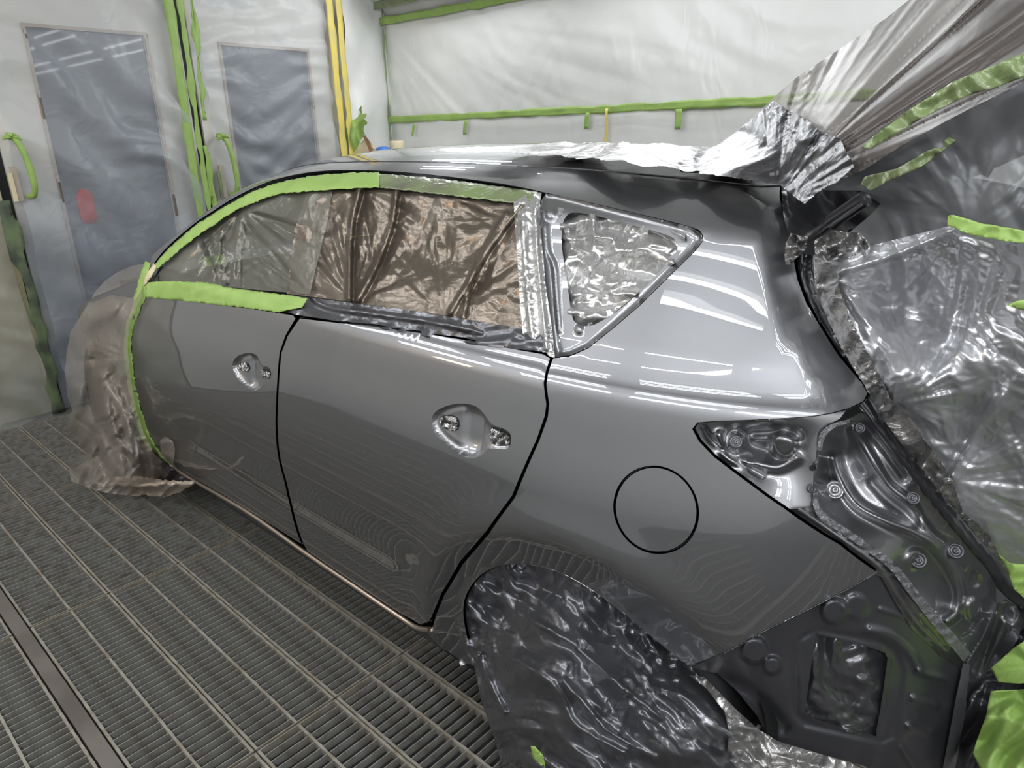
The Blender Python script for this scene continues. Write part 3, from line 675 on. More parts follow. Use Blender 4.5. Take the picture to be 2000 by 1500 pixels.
# ---- inner body behind the gaps (dark), B-side shell
xs = np.linspace(-2.75, -.50, 60); zs = np.linspace(.22, 1.40, 40); X, Z = np.meshgrid(xs, zs)
keep = lambda x, z: (np.hypot(x-AX, z-AZ) > AR+.02) & (z < zt(x)-.10) & ~((z > 1.12)) & (x < -.50+(z-.9)*-.1)
I = -np.ones(X.shape, int); V = []; 
for j in range(X.shape[0]):
    for i in range(X.shape[1]):
        if keep(X[j, i], Z[j, i]): I[j, i] = len(V); V.append((X[j, i], g(X[j, i], Z[j, i])+.040, Z[j, i]))
F = [(I[j, i], I[j, i+1], I[j+1, i+1], I[j+1, i]) for j in range(X.shape[0]-1) for i in range(X.shape[1]-1) if min(I[j, i], I[j, i+1], I[j+1, i+1], I[j+1, i]) >= 0]
P_(mesh_obj('inner_body', V, F, M['black']))
# ---- sill
sl = side(np.array([(300, 884), (335, 909), (380, 938), (440, 972), (500, 1009), (600, 1080), (700, 1148), (780, 1202), (815, 1224), (842, 1228)], float))
sx = np.linspace(-2.78, -1.06, 60); st = np.interp(sx, sl[:, 0], sl[:, 1])-.004
V = []; K = 8
for k in range(K+1):
    t = k/K; z = st-(st-.165)*t; y = g(sx, st)+.002+.10*t**3+.012*math.sin(t*math.pi)
    V += [tuple(p) for p in np.stack([sx, y, z], 1)]
n = len(sx); F = [(k*n+i, k*n+i+1, (k+1)*n+i+1, (k+1)*n+i) for k in range(K) for i in range(n-1)]
P_(mesh_obj('sill', V, F, M['sill']))
b = MB(); pts = np.stack([sl[:, 0], g(sl[:, 0], sl[:, 1])-.002, sl[:, 1]-.001], 1); b.tube(cr_spline(pts[1:], 4), .0075, 8); P_(b.obj('door_highlight_strip', M['strip'], None, True))  # stands for the door's rolled edge; its bronze colour paints the warm reflection
b = MB(); b.box((-3.0, 1.06, .16), (-.9, 2.6, .26)); b.box((-3.95, 1.3, .25), (-.45, 2.36, .86)); P_(b.obj('underbody', M['black']))

# ---- roof shell (from the rail over to the far side)
xs = np.concatenate([np.linspace(-3.14, -.52, 100)]); hh = np.concatenate([.042*(np.cos(np.linspace(0, math.pi/2, 22)))**2, ])
V = []; Nn = []; K = len(hh)
for k, h in enumerate(hh):
    z = zt(xs)-h; y = np.minimum(g(xs, z), YC-.0); y = np.where(h < 1e-6, YC, y); V += [tuple(p) for p in np.stack([xs, y, z], 1)]
mir = [(v[0], 2*YC-v[1], v[2]) for v in V[::-1]]
n = len(xs); F = [(k*n+i, k*n+i+1, (k+1)*n+i+1, (k+1)*n+i) for k in range(K-1) for i in range(n-1)]
m2 = MB(); m2.add(V, F); m2.add([(v[0], 2*YC-v[1], v[2]) for v in V], [f[::-1] for f in F]); roof = P_(m2.obj('roof', M['paint'], None, True))
# far flank, simple mirrored skin so the body is closed
zs = np.linspace(.25, 1.0, 26); xs2 = np.linspace(-4.28, -.25, 70); V = []
for t in np.linspace(0, 1, 26):
    z = .2+(np.minimum(zt(np.clip(xs2, -2.8, 0)), np.where(xs2 < -2.75, 1.0-.45*np.clip((-2.75-xs2)/1.7, 0, 1)**2, 9))-.04-.2)*t
    V += [tuple(p) for p in np.stack([xs2, 2*YC-np.minimum(g(xs2, z), plan(xs2)+prof(z)+.3), z], 1)]
n = len(xs2); F = [(k*n+i, k*n+i+1, (k+1)*n+i+1, (k+1)*n+i) for k in range(25) for i in range(n-1)]
P_(mesh_obj('far_flank', V, F, M['paint']))
# ---- fender, bonnet, under the hazy film
xs = np.linspace(-4.28, -2.66, 60); V = []; K = 30
def zh(x): return np.interp(x, [-4.28, -4.15, -3.95, -3.7, -3.35, -2.9, -2.6], [.34, .46, .66, .80, .91, 1.03, 1.09])
FX, FZ = -3.42, .315
I = []; idx = 0
for k in range(K+1):
    row = []
    for x in xs:
        z = .22+(zh(x)-.22)*k/K; V.append((x, float(plan(x)+prof(min(z, 1.09)))+.012, z)); row.append(len(V)-1)
    I.append(row)
F = []
for k in range(K):
    for i in range(len(xs)-1):
        c = (np.array(V[I[k][i]])+np.array(V[I[k+1][i+1]]))/2
        if math.hypot(c[0]-FX, c[2]-FZ) > .365: F.append((I[k][i], I[k][i+1], I[k+1][i+1], I[k+1][i]))
for x in xs: V.append((x, YC, zh(x)+.03))
base = len(V)-len(xs)
for i in range(len(xs)-1): F.append((I[K][i], I[K][i+1], base+i+1, base+i))
for x in xs: V.append((x, 2*YC-float(plan(x)+.02), zh(x)))
b2 = len(V)-len(xs)
for i in range(len(xs)-1): F.append((base+i, base+i+1, b2+i+1, b2+i))
P_(mesh_obj('front_wing', V, F, M['primer']))
# windscreen below the roof shell is hidden; wheels
def wheel(x, y, parent_label=None):
    e = MB(); e.lathe([(.19, -.02), (.205, .0), (.215, .02), (.29, .01), (.312, .03), (.316, .06), (.316, .17), (.30, .2), (.2, .2)], (x, y, .316), (0, 1, 0), 40); o = P_(e.obj('tyre', M['tyre'], None, True))
    e = MB(); e.lathe([(.001, .02), (.03, .015), (.035, .03), (.06, .045), (.19, .03), (.205, .005), (.21, .02), (.205, .1)], (x, y, .316), (0, 1, 0), 40)
    for k in range(5):
        a = 2*math.pi*k/5; d = np.array([math.cos(a), 0, math.sin(a)]); e.tube([np.array([x, y+.02, .316])+d*.03, np.array([x, y+.012, .316])+d*.11, np.array([x, y+.004, .316])+d*.2], [.022, .018, .02], 6)
    r = P_(e.obj('wheel_rim', M['alloy'], None, True)); return o
wheel(FX, 1.03); wheel(AX, 1.12)
wheel(FX, 2.40); wheel(AX, 2.40)
# dark wheel houses
for X0 in (FX, AX):
    b = MB(); nn = 24; Vh = []
    for i in range(nn+1):
        a = math.pi*(-.1+1.2*i/nn); Vh += [(X0+.40*math.cos(a), 1.0 if X0 == FX else 1.15, .315+.385*math.sin(a)), (X0+.40*math.cos(a), 1.45, .315+.385*math.sin(a))]
    Vh.append((X0, 1.45, .315)); Fh = [(2*i, 2*i+2, 2*i+3, 2*i+1) for i in range(nn)]+[(2*i+1, 2*i+3, len(Vh)-1) for i in range(nn)]
    b.add(Vh, Fh); P_(b.obj('wheel_house', M['black']))

# ---- cabin seen dimly through the window film
b = MB()
for X0 in (-1.15, -2.0):
    for Y0 in (1.28, 2.0):
        b.box((X0-.50, Y0, .55), (X0, Y0+.46, .72)); b.add([(X0-.04, Y0, .7), (X0+.10, Y0, .7), (X0+.22, Y0+.03, 1.22), (X0+.12, Y0+.03, 1.24), (X0-.04, Y0+.46, .7), (X0+.10, Y0+.46, .7), (X0+.22, Y0+.43, 1.22), (X0+.12, Y0+.43, 1.24)], [(0, 1, 2, 3), (4, 7, 6, 5), (0, 4, 5, 1), (1, 5, 6, 2), (2, 6, 7, 3), (3, 7, 4, 0)])
P_(b.obj('seat', mat('seat_fabric', rgb(90, 84, 78), 0.8), None))
b = MB(); b.box((-2.8, 1.2, .86), (-2.45, 2.46, 1.06)); P_(b.obj('dashboard', mat('dashboard_grey', rgb(70, 68, 66), 0.7)))
# ================================================================ REAR CORNER (bumper and lamp removed)
def yS(P): return S3(P)[:, 1]
def dpath(u, v, path):
    """distance in px to a polyline"""
    d = np.full(u.shape, 1e9); P = np.asarray(path, float)
    for a, b_ in zip(P[:-1], P[1:]):
        e = b_-a; t = np.clip(((u-a[0])*e[0]+(v-a[1])*e[1])/(e@e+1e-9), 0, 1)
        d = np.minimum(d, np.hypot(u-a[0]-t*e[0], v-a[1]-t*e[1]))
    return d
def ridge(path, wd, amp):
    amp = amp*1.35
    P = cr_spline(path, 5); return lambda u, v: -amp*np.exp(-(dpath(u, v, P)/wd)**2)
def boss(c, r, amp, asp=1.0, soft=.35):
    amp = amp*1.25
    amp = amp*1.3
    return lambda u, v: -amp*(1-smooth(r*(1-soft), r*(1+soft), np.hypot(u-c[0], (v-c[1])/asp)))
def rect_step(poly, wd, amp):
    P = np.asarray(poly, float); PP = np.vstack([P, P[:1]])
    def f(u, v):
        d = dpath(u, v, PP); s = np.where(inside(P, u, v), d, -d); return -amp*smooth(-wd, wd, s)
    return f
def summ(*fs): return lambda u, v: sum(f(u, v) for f in fs)
def skin_sheet(name, poly, deltas, m, step, disp=None, **k): return P_(sheet(name, poly, deltas, m, step, disp, base=yS, **k))

# lamp pocket
lp = [(1346, 838), (1357, 820), (1400, 815), (1500, 812), (1590, 806), (1656, 797), (1640, 818), (1616, 830), (1601, 848), (1595, 880), (1589, 930), (1587, 975), (1592, 1002), (1526, 1001), (1455, 951), (1388, 903), (1357, 870)]
skin_sheet('lamp_pocket', lp, [(1353, 838, .006), (1500, 820, .012), (1650, 806, .02), (1430, 865, .045), (1500, 880, .05), (1560, 900, .035), (1592, 900, .02), (1590, 990, .02), (1460, 942, .014), (1530, 990, .018)], M['paint'], 4.5,
  summ(boss((1440, 864), 16, .016, 1.1, .5), ridge([(1405, 850), (1420, 890), (1460, 905)], 9, .012), boss((1530, 868), 24, .022, 1.0, .3), ridge([(1470, 845), (1520, 842), (1560, 850)], 9, -.014), ridge([(1480, 905), (1520, 912), (1555, 895)], 10, .014), ridge([(1375, 838), (1390, 860), (1430, 892), (1490, 930)], 5, -.008), ridge([(1450, 850), (1470, 870), (1500, 880)], 10, -.012)))
# edge of the outer panel turning into the pocket
gut = [(1588, 975), (1592, 900), (1601, 858), (1618, 838), (1650, 822), (1680, 806), (1690, 808), (1728, 850), (1776, 915), (1815, 965), (1853, 1014), (1895, 1065), (1928, 1112), (1945, 1145), (1946, 1175), (1935, 1205), (1915, 1250), (1890, 1292), (1872, 1272), (1822, 1210), (1770, 1143), (1737, 1100), (1662, 1047), (1600, 1008)]
skin_sheet('lamp_gutter', gut, [(1588, 975, .02), (1592, 900, .025), (1618, 838, .03), (1685, 806, .03), (1640, 880, .13), (1625, 930, .10), (1700, 900, .08), (1776, 915, .02), (1853, 1014, .02), (1928, 1112, .015), (1945, 1160, .02), (1890, 1290, .0), (1820, 1205, .015), (1737, 1100, .015), (1662, 1045, .018), (1690, 990, .085), (1760, 1010, .06), (1800, 1120, .06), (1850, 1180, .05), (1850, 1080, .045)], M['paint'], 4.5,
  summ(ridge([(1628, 895), (1640, 935), (1672, 985), (1725, 1015), (1790, 1042), (1838, 1082), (1862, 1120), (1874, 1160), (1868, 1195), (1850, 1212)], 9, .030),
       ridge([(1668, 842), (1700, 895), (1735, 950), (1778, 985), (1810, 1035), (1840, 1062)], 11, .022), ridge([(1690, 830), (1730, 880), (1768, 935)], 7, -.012),
       ridge([(1705, 940), (1750, 985), (1790, 1010)], 12, -.012), boss((1900, 1190), 13, .012, 1.6), boss((1905, 1130), 10, -.008, 1.6), boss((1790, 1092), 20, .008)))
skin_sheet('corner_flange', [(1519, 997), (1590, 990), (1602, 1008), (1662, 1048), (1737, 1101), (1770, 1143), (1822, 1210), (1872, 1272), (1889, 1294), (1876, 1308), (1830, 1277), (1780, 1227), (1748, 1176), (1722, 1128), (1707, 1121), (1634, 1071)],
  [(1527, 993, .012), (1600, 1005, .018), (1714, 1116, .01), (1737, 1101, .014), (1822, 1210, .012), (1780, 1227, .03), (1876, 1306, .03), (1889, 1294, .0)], M['paint'], 5,
  summ(ridge([(1560, 995), (1640, 1050), (1715, 1105), (1745, 1150), (1790, 1215), (1850, 1275)], 6, .008)))
def px_strip(path, wd):
    P = cr_spline(path, 4); T = np.gradient(P, axis=0); T /= np.linalg.norm(T, axis=1)[:, None]; Nn = np.stack([-T[:, 1], T[:, 0]], 1)
    wd = np.interp(np.linspace(0, 1, len(P)), np.linspace(0, 1, len(np.atleast_1d(wd))), np.atleast_1d(wd)) if np.ndim(wd) else np.full(len(P), wd)
    return np.vstack([P+Nn*wd[:, None]/2, (P-Nn*wd[:, None]/2)[::-1]])
def crump_px(lam, amp, seed, **k): return lambda u, v: crumple(u, v, lam, seed, **k)*(.0004/.11/lam)*amp
skin_sheet('seam_sealer', px_strip([(1593, 960), (1600, 1002), (1662, 1046), (1737, 1100), (1772, 1142), (1822, 1205), (1890, 1285)], [10, 13, 16, 18, 22]), [(1593, 980, .012), (1662, 1046, .008), (1737, 1100, .005), (1889, 1290, -.006)], M['sealer'], 5, crump_px(12, 14, 4))
skin_sheet('seam_sealer', px_strip([(1600, 880), (1607, 850), (1625, 833), (1660, 822)], [9, 12, 10, 6]), [(1600, 880, .012), (1660, 822, .015), (1610, 840, .01)], M['sealer'], 5, crump_px(10, 5, 5))
skin_sheet('seam_sealer', px_strip([(1888, 1296), (1878, 1360), (1866, 1430), (1850, 1520)], [12, 20, 22, 24]), [(1888, 1296, .0), (1870, 1400, .01), (1850, 1510, .01)], M['sealer'], 5, crump_px(12, 6, 6))
# dark lower quarter with the pressure vent
dp = [(1350, 1304), (1500, 1231), (1600, 1182), (1713, 1121), (1726, 1130), (1750, 1178), (1782, 1229), (1832, 1279), (1878, 1308), (1868, 1400), (1852, 1530), (1740, 1530), (1690, 1497), (1640, 1482), (1560, 1462), (1500, 1440), (1480, 1400), (1440, 1350), (1400, 1315)]
vent = [(1593, 1246), (1602, 1240), (1716, 1270), (1730, 1282), (1732, 1298), (1712, 1425), (1700, 1434), (1592, 1404), (1576, 1392), (1574, 1378)]
vr = list(map(tuple, cr_spline(vent, 3, True)))
rimo = [(1552, 1262), (1568, 1238), (1600, 1228), (1715, 1246), (1752, 1272), (1766, 1310), (1750, 1440), (1722, 1452), (1570, 1418), (1548, 1398), (1544, 1370)]
skin_sheet('lower_quarter', dp, [(1350, 1304, .02), (1600, 1182, .02), (1713, 1121, .016), (1780, 1229, .035), (1878, 1308, .03), (1852, 1520, .03), (1650, 1330, .05), (1500, 1330, .045), (1640, 1490, .06), (1440, 1350, .06)], M['dark_panel'], 4.5,
  summ(rect_step(rimo, 6, -.009), rect_step([(1560, 1255), (1595, 1232), (1722, 1262), (1742, 1285), (1722, 1438), (1590, 1412), (1560, 1392)], 4, .006),
       boss((1630, 1194), 25, .020, 1.0, .22), boss((1672, 1185), 24, .007, 1.0, .3), boss((1474, 1270), 25, .020, 1.0, .22), boss((1508, 1300), 17, .014, 1.0, .3),
       ridge([(1795, 1312), (1842, 1325)], 7, .014), ridge([(1785, 1364), (1830, 1378)], 7, .014), ridge([(1775, 1418), (1815, 1432)], 7, .014),
       ridge([(1700, 1232), (1740, 1242), (1775, 1272), (1795, 1305)], 10, .012), ridge([(1760, 1460), (1785, 1500), (1800, 1530)], 6, .008), ridge([(1720, 1190), (1765, 1205)], 5, .007), ridge([(1420, 1330), (1480, 1360), (1530, 1420)], 14, -.012)), holes=[vr])
q = skin_sheet('vent_film', [(1570, 1232), (1738, 1262), (1720, 1442), (1566, 1412)], [(1650, 1330, .075), (1572, 1240, .07), (1735, 1265, .07), (1715, 1440, .065)], M['foil_dark'], 4.0, summ(crump_px(60, 20, 12, n=6), crump_px(24, 5, 8)))
q['label'] = 'crumpled dark film behind the square vent opening'
for c in ((1624, 1194), (1676, 1184), (1474, 1268)):
    sq = [(c[0]-7, c[1]-8), (c[0]+6, c[1]-6), (c[0]+8, c[1]+6), (c[0]-6, c[1]+7)]
    skin_sheet('square_hole', sq, [(c[0], c[1], .0005 if c[0] != 1676 else .018)], M['black'], 5)
# post at the far right, below the strip
skin_sheet('rear_post', [(1893, 1292), (1918, 1250), (1938, 1205), (1948, 1178), (1965, 1170), (1985, 1182), (1998, 1212), (1990, 1245), (1958, 1300), (1932, 1360), (1912, 1430), (1893, 1530), (1856, 1530), (1876, 1400), (1884, 1340)],
  [(1893, 1292, .02), (1948, 1178, .02), (1985, 1182, .03), (1990, 1245, .06), (1935, 1360, .05), (1893, 1520, .04), (1860, 1520, .03)], M['paint'], 5,
  summ(ridge([(1962, 1215), (1940, 1270), (1915, 1330), (1900, 1400)], 8, .014), ridge([(1925, 1250), (1905, 1310)], 10, -.014), boss((1975, 1200), 12, -.012, 1.3)))
skin_sheet('rear_crossmember', [(1985, 1182), (2030, 1185), (2030, 1215), (2000, 1225), (1988, 1240), (1975, 1262), (1968, 1240)], [(1985, 1182, .05), (2030, 1190, .09), (1990, 1240, .07)], M['dark_panel'], 6)
# pillar flange and weather strip round the tailgate opening
skin_sheet('pillar_flange', [(1534, 496), (1572, 488), (1572, 533), (1592, 600), (1612, 661), (1640, 705), (1682, 765), (1700, 812), (1680, 800), (1676, 778), (1666, 760), (1620, 706), (1595, 666), (1575, 633), (1556, 600), (1539, 553), (1532, 515)],
  [(1540, 500, .032), (1570, 500, .05), (1600, 640, .034), (1611, 661, .05), (1690, 805, .045), (1670, 760, .034), (1640, 700, .034)], M['primer'], 5, summ(ridge([(1552, 500), (1568, 570), (1600, 645), (1660, 745)], 5, -.010)))
def skin_path(px, dl): 
    px = np.asarray(px, float); P = cr_spline(px, 6); y = yS(P)+np.interp(np.linspace(0, 1, len(P)), np.linspace(0, 1, len(dl)), dl); return at_y(P, y)
skin_sheet('weather_strip', px_strip([(1577, 492), (1578, 545), (1598, 607), (1620, 661), (1646, 706), (1683, 765), (1706, 808), (1783, 912), (1860, 1010), (1938, 1104), (1960, 1142), (1985, 1166), (2030, 1190)], [14, 18, 22, 22, 26, 26, 26, 24, 24, 26, 30]),
  [(1577, 495, .03), (1598, 607, .03), (1665, 742, .03), (1702, 808, .024), (1783, 912, .015), (1860, 1010, .012), (1938, 1104, .012), (2030, 1190, .05)], M['rubber'], 6,
  summ(ridge([(1571, 492), (1571, 545), (1592, 607), (1619, 668), (1659, 742), (1696, 808), (1777, 912), (1854, 1010), (1932, 1104)], 3.5, .006), ridge([(1586, 500), (1588, 550), (1610, 607), (1640, 668), (1680, 742), (1790, 905), (1868, 1003)], 3.0, .008)), thick=.006)
# bolts, grommets
def grommet(name, c, r, asp, dl, m, hole=True, ang=0.0):
    p = S3([(c[0], c[1])])[0]; y = p[1]+dl; q = at_y([c], [y])[0]; d = np.linalg.norm(q-CAM); R = r*d/CF
    nrm = CAM-q; nrm /= np.linalg.norm(nrm); nrm = nrm+np.array([.35, 0, .15]); nrm /= np.linalg.norm(nrm)
    b = MB(); b.lathe([(R*1.05, -.004), (R, .001), (R*.86, .004), (R*.7, .0035), (R*.66, .0), (R*.35, .0), (R*.33, .005), (R*.12, .006), (R*.1, .002), (.0001, .002)], q, nrm, 24)
    return P_(b.obj(name, m, None, True))
grommet('grommet', (1630, 957), 17, 1.5, .075, M['paint']); grommet('bolt', (1437, 863), 12, 1, .018, M['primer']); grommet('bolt', (1783, 973), 11, 1, .020, M['dark_panel'])
grommet('bolt', (1866, 1076), 13, 1, .022, M['dark_panel']); grommet('bolt', (1793, 1094), 14, 1, .038, M['dark_panel']); grommet('bolt', (1679, 836), 9, 1, .03, M['dark_panel'])
grommet('bolt', (1588, 914), 5, 1, .012, M['black'], ); grommet('bolt', (1584, 956), 6, 1, .012, M['dark_panel'])

# ---- rear quarter window recess
qo = rail_px[:16]+[(1062, 379), (1055, 392), (1053, 420), (1060, 520), (1071, 620), (1079, 690), (1084, 700)]+qwin_out[1:]
qo = [(1084, 699), (1112, 696), (1150, 679), (1200, 639), (1250, 596), (1320, 527), (1358, 491), (1373, 470), (1370, 457), (1350, 444), (1250, 419), (1150, 396), (1090, 382), (1066, 378), (1057, 392), (1054, 420), (1061, 520), (1072, 620), (1079, 680)]
qi = [(1098, 445), (1104, 425), (1120, 415), (1160, 421), (1230, 438), (1300, 458), (1318, 468), (1324, 482), (1312, 503), (1262, 558), (1205, 608), (1165, 632), (1145, 637), (1124, 630), (1116, 610), (1106, 540), (1097, 480)]
qi = list(map(tuple, cr_spline(qi, 3, True)))
qin = np.array(qo); qc = np.array([1180, 530.])
edge_in = lambda u, v: np.clip(dpath(u, v, list(qo)+[qo[0]]), 0, 14)/14
skin_sheet('quarter_window_frame', qo, [(1100, 400, 0), (1084, 690, 0), (1365, 465, 0), (1150, 600, 0)], M['paint'], 4.5,
  summ(lambda u, v: .016*np.sqrt(np.clip(1-(1-edge_in(u, v))**2, 0, 1))*(1-.5*smooth(1060, 1075, u)*0), ridge([(1066, 440), (1070, 490), (1083, 520), (1087, 570), (1093, 645)], 3.2, .004), boss((1075, 417), 9, .004, 1.2), boss((1131, 643), 7, .004, 1.2)), holes=[qi])
skin_sheet('frame_hole', [(1071, 413), (1075, 410), (1078, 417), (1074, 422)], [(1075, 417, .0115)], M['black'], 4)
q = skin_sheet('window_foil', [(1090, 405), (1340, 452), (1334, 500), (1150, 652), (1110, 640)], [(1150, 480, .026), (1300, 480, .024), (1130, 620, .026), (1200, 560, .026)], M['foil_light'], 3.2,
  summ(crump_px(60, 30, 31, n=7), crump_px(28, 7, 37, n=4)), sm=True)
q['label'] = 'crumpled silver film stuffed in the rear quarter window'

# ---- black cavity under the open tailgate, hinge, gas strut
P_(sheet('tailgate_hinge_well', [(1526, 366), (1560, 362), (1640, 350), (1730, 385), (1715, 430), (1650, 452), (1610, 470), (1592, 500), (1570, 496), (1543, 486), (1541, 462), (1531, 425)],
  [(1526, 366, 1.36), (1541, 462, 1.24), (1640, 350, 1.50), (1730, 400, 1.45), (1592, 500, 1.26), (1600, 430, 1.42)], M['rubber'], 6, summ(ridge([(1536, 380), (1545, 420), (1590, 445)], 5, .012), crump_px(60, 10, 3))))
q = at_y([(1571, 470), (1690, 388)], [1.20, 1.16]); b = MB(); b.tube([q[0], q[0]*.55+q[1]*.45, q[0]*.54+q[1]*.46, q[1]], [.0075, .0075, .0125, .0125], 14); P_(b.obj('gas_strut', M['rubber'], None, True))
# raised tailgate itself
P_(sheet('tailgate', [(1535, 352), (1600, 300), (1700, 190), (1850, 60), (1960, -60), (2120, -60), (2120, 230), (1900, 330), (1760, 372), (1640, 372)],
  [(1535, 352, 1.50), (1700, 190, 1.62), (1960, -60, 1.7), (2120, 230, 1.5), (1760, 372, 1.52), (1900, 150, 1.58)], M['dark_panel'], 14, thick=.03))
# ================================================================ MASKING FILM AND TAPE
def film(label, poly, ctrl, m, step, disp, base=None, name='masking_film', cat='masking film', group=None, **k):
    o = sheet(name, poly, ctrl, m, step, disp, base=base, **k); tag(o, label, cat, group); return o
def pfan(c, n, r0, r1, amp, seed, a0=-math.pi, a1=math.pi):
    A0, A1 = math.radians(a0) if abs(a0) > 4 else a0, math.radians(a1) if abs(a1) > 4 else a1
    return lambda u, v: fan(u, v, c, n, r0, r1, amp, seed, A0, A1)
# -- side windows
film('brownish silver masking film creased over the rear door window', [(598, 380), (640, 370), (700, 364), (800, 368), (900, 380), (1000, 396), (1048, 404), (1052, 500), (1062, 650), (1000, 640), (870, 616), (700, 592), (612, 580), (560, 574), (575, 450)],
  [(600, 470, .018), (800, 400, .02), (1040, 420, .012), (1050, 630, .012), (800, 600, .010), (620, 570, .012), (820, 500, .022)], M['win_film'], 3.6,
  summ(pfan((690, 592), 34, 10, 230, .016, 3, -170, -20), pfan((735, 590), 24, 10, 260, .014, 5, -120, -10), pfan((868, 618), 34, 8, 250, .016, 7, -140, -20), pfan((700, 362), 26, 10, 220, .013, 11, 20, 160), pfan((860, 375), 26, 8, 200, .012, 13, 20, 165), pfan((1000, 430), 22, 8, 230, .012, 15, 80, 200),
       ridge([(703, 370), (686, 450), (682, 585)], 5, .020), ridge([(775, 372), (765, 440), (735, 520), (700, 585)], 5, .015), ridge([(990, 420), (930, 520), (905, 620)], 6, .010), ridge([(1020, 400), (960, 480), (880, 610)], 5, .011), crump_px(90, 7, 21, n=5), crump_px(26, 1.5, 22)), base=yS)
film('half-clear film wrinkled over the front door window', [(300, 548), (330, 506), (366, 475), (416, 440), (461, 410), (511, 390), (541, 379), (600, 373), (650, 370), (640, 430), (605, 575), (500, 566), (400, 556)],
  [(330, 535, .012), (450, 430, .014), (600, 400, .014), (590, 560, .010), (420, 540, .010)], M['win_clear'], 3.6,
  summ(pfan((612, 582), 34, 8, 260, .03, 4, -175, -60), pfan((430, 552), 20, 8, 150, .024, 6, -120, -20), pfan((472, 408), 34, 8, 220, .04, 8, 10, 140), ridge([(430, 480), (415, 545)], 5, .008), crump_px(50, 6, 24, n=5)), base=yS)
film('dark grey film strip along the bottom of the side windows', [(430, 560), (520, 572), (600, 580), (700, 593), (800, 606), (870, 617), (960, 632), (1050, 645), (1072, 688), (1040, 688), (960, 677), (860, 661), (720, 637), (620, 621), (520, 606), (440, 592)],
  [(450, 575, .004), (700, 615, .003), (900, 650, .002), (1060, 670, .002)], M['foil_dark'], 3.6, summ(ridge([(610, 582), (640, 600), (720, 612), (850, 630), (940, 650)], 5, .008), crump_px(60, 8, 33, n=5, th0=1.4, spread=.9), crump_px(22, 3, 34)), base=yS)
film('upright silver film strip on the pillar behind the rear door window', [(1003, 396), (1030, 378), (1058, 376), (1055, 395), (1056, 450), (1066, 560), (1078, 640), (1084, 700), (1062, 692), (1022, 664), (1016, 600), (1010, 500)],
  [(1010, 420, .004), (1050, 400, .002), (1050, 550, .0), (1070, 680, .002), (1020, 640, .003)], M['foil_light'], 3.2, summ(ridge([(1045, 385), (1050, 500), (1068, 680)], 5, .009), ridge([(1022, 420), (1030, 560), (1040, 660)], 6, .006), crump_px(36, 6, 41, n=6, th0=0.1, spread=1.2), crump_px(16, 5, 42)), base=yS)
# tapes on the car
def tape(label, poly, d, m='tape', step=5, amp=5, lam=40, seed=1, rough=0, name='masking_tape', base=yS, ctrl=None, extra=None):
    c = ctrl or [(np.mean([p[0] for p in poly]), np.mean([p[1] for p in poly]), d)]
    fs = [crump_px(lam, amp, seed)] + ([extra] if extra else [])
    return film(label, poly, c, M[m], step, summ(*fs), base=base, name=name, cat='tape', thick=.001, rough=rough, seed=seed)
up = [(292, 531), (306, 513), (329, 486), (379, 443), (410, 422), (454, 395), (504, 370), (566, 351), (629, 341), (691, 337), (740, 337)]
lo = [(740, 366), (704, 367), (654, 370), (579, 375), (541, 380), (511, 390), (461, 410), (416, 440), (366, 475), (329, 507), (304, 528), (290, 546)]
tape('curved green tape along the windscreen pillar above the front window', [tuple(p) for p in cr_spline(up, 3)]+[tuple(p) for p in cr_spline(lo, 3)], -.002, amp=5, rough=1.2, seed=51)
tape('dull green tape under film along the roof line above the rear door window', [(735, 338), (850, 348), (925, 357), (1000, 367), (1050, 375), (1040, 392), (1000, 396), (900, 384), (800, 372), (735, 366)], .002, 'tape_thin', amp=6, seed=52, rough=1)
tape('straight green tape along the lower edge of the front window', [(284, 552), (330, 549), (400, 551), (440, 560), (520, 571), (600, 582), (590, 600), (540, 610), (470, 600), (400, 592), (284, 581)], -.004, amp=5, rough=1.2, seed=53)
edge_tape = [(289, 512), (280, 540), (276, 570), (266, 600), (255, 632), (249, 665), (251, 705), (259, 765), (275, 830), (292, 868), (312, 895), (334, 912)]
tape('long green tape bordering the front door from pillar to sill', px_strip(edge_tape, [10, 14, 22, 18, 15, 14, 15, 16, 18, 16, 14, 8]), -.002, amp=4, rough=1.5, seed=54)
tape('cream tape scrap at the foot of the windscreen pillar', [(283, 540), (300, 514), (306, 520), (296, 540), (280, 560)], -.004, 'cream', amp=3, seed=55)

# -- hazy film over the front wing and wheel
def yfl(p, z=0.02): d = ray(p); return d[1]*(z-CH)/d[2]
hz = [(284, 516), (262, 518), (232, 530), (205, 548), (186, 570), (170, 596), (152, 626), (137, 650), (130, 690), (127, 730), (132, 775), (141, 800), (130, 835), (122, 865), (124, 890), (133, 910), (139, 940), (200, 962), (252, 968), (300, 958), (345, 962), (382, 942), (352, 925), (322, 906), (300, 884), (280, 845), (264, 790), (254, 730), (249, 680), (251, 645), (262, 612), (276, 580), (281, 545)]
_h = [(284, 520, .01), (232, 532, .02), (205, 550, .02), (186, 572, .02), (160, 612, .03), (137, 652, .03), (128, 730, .05), (170, 640, .03), (200, 640, .02), (220, 580, .02), (250, 600, .02), (250, 700, .03), (180, 700, .05)]
ctrl = [(a_, b_, float(yS([(a_, b_)])[0])-c_) for a_, b_, c_ in _h]+[(270, 800, .925), (200, 820, .90), (140, 810, 1.0), (125, 870, 1.02), (180, 900, .92), (250, 960, yfl((250, 960))-.03), (140, 940, yfl((140, 940))-.03), (300, 890, .915), (380, 940, yfl((380, 940))-.03), (240, 880, .87)]
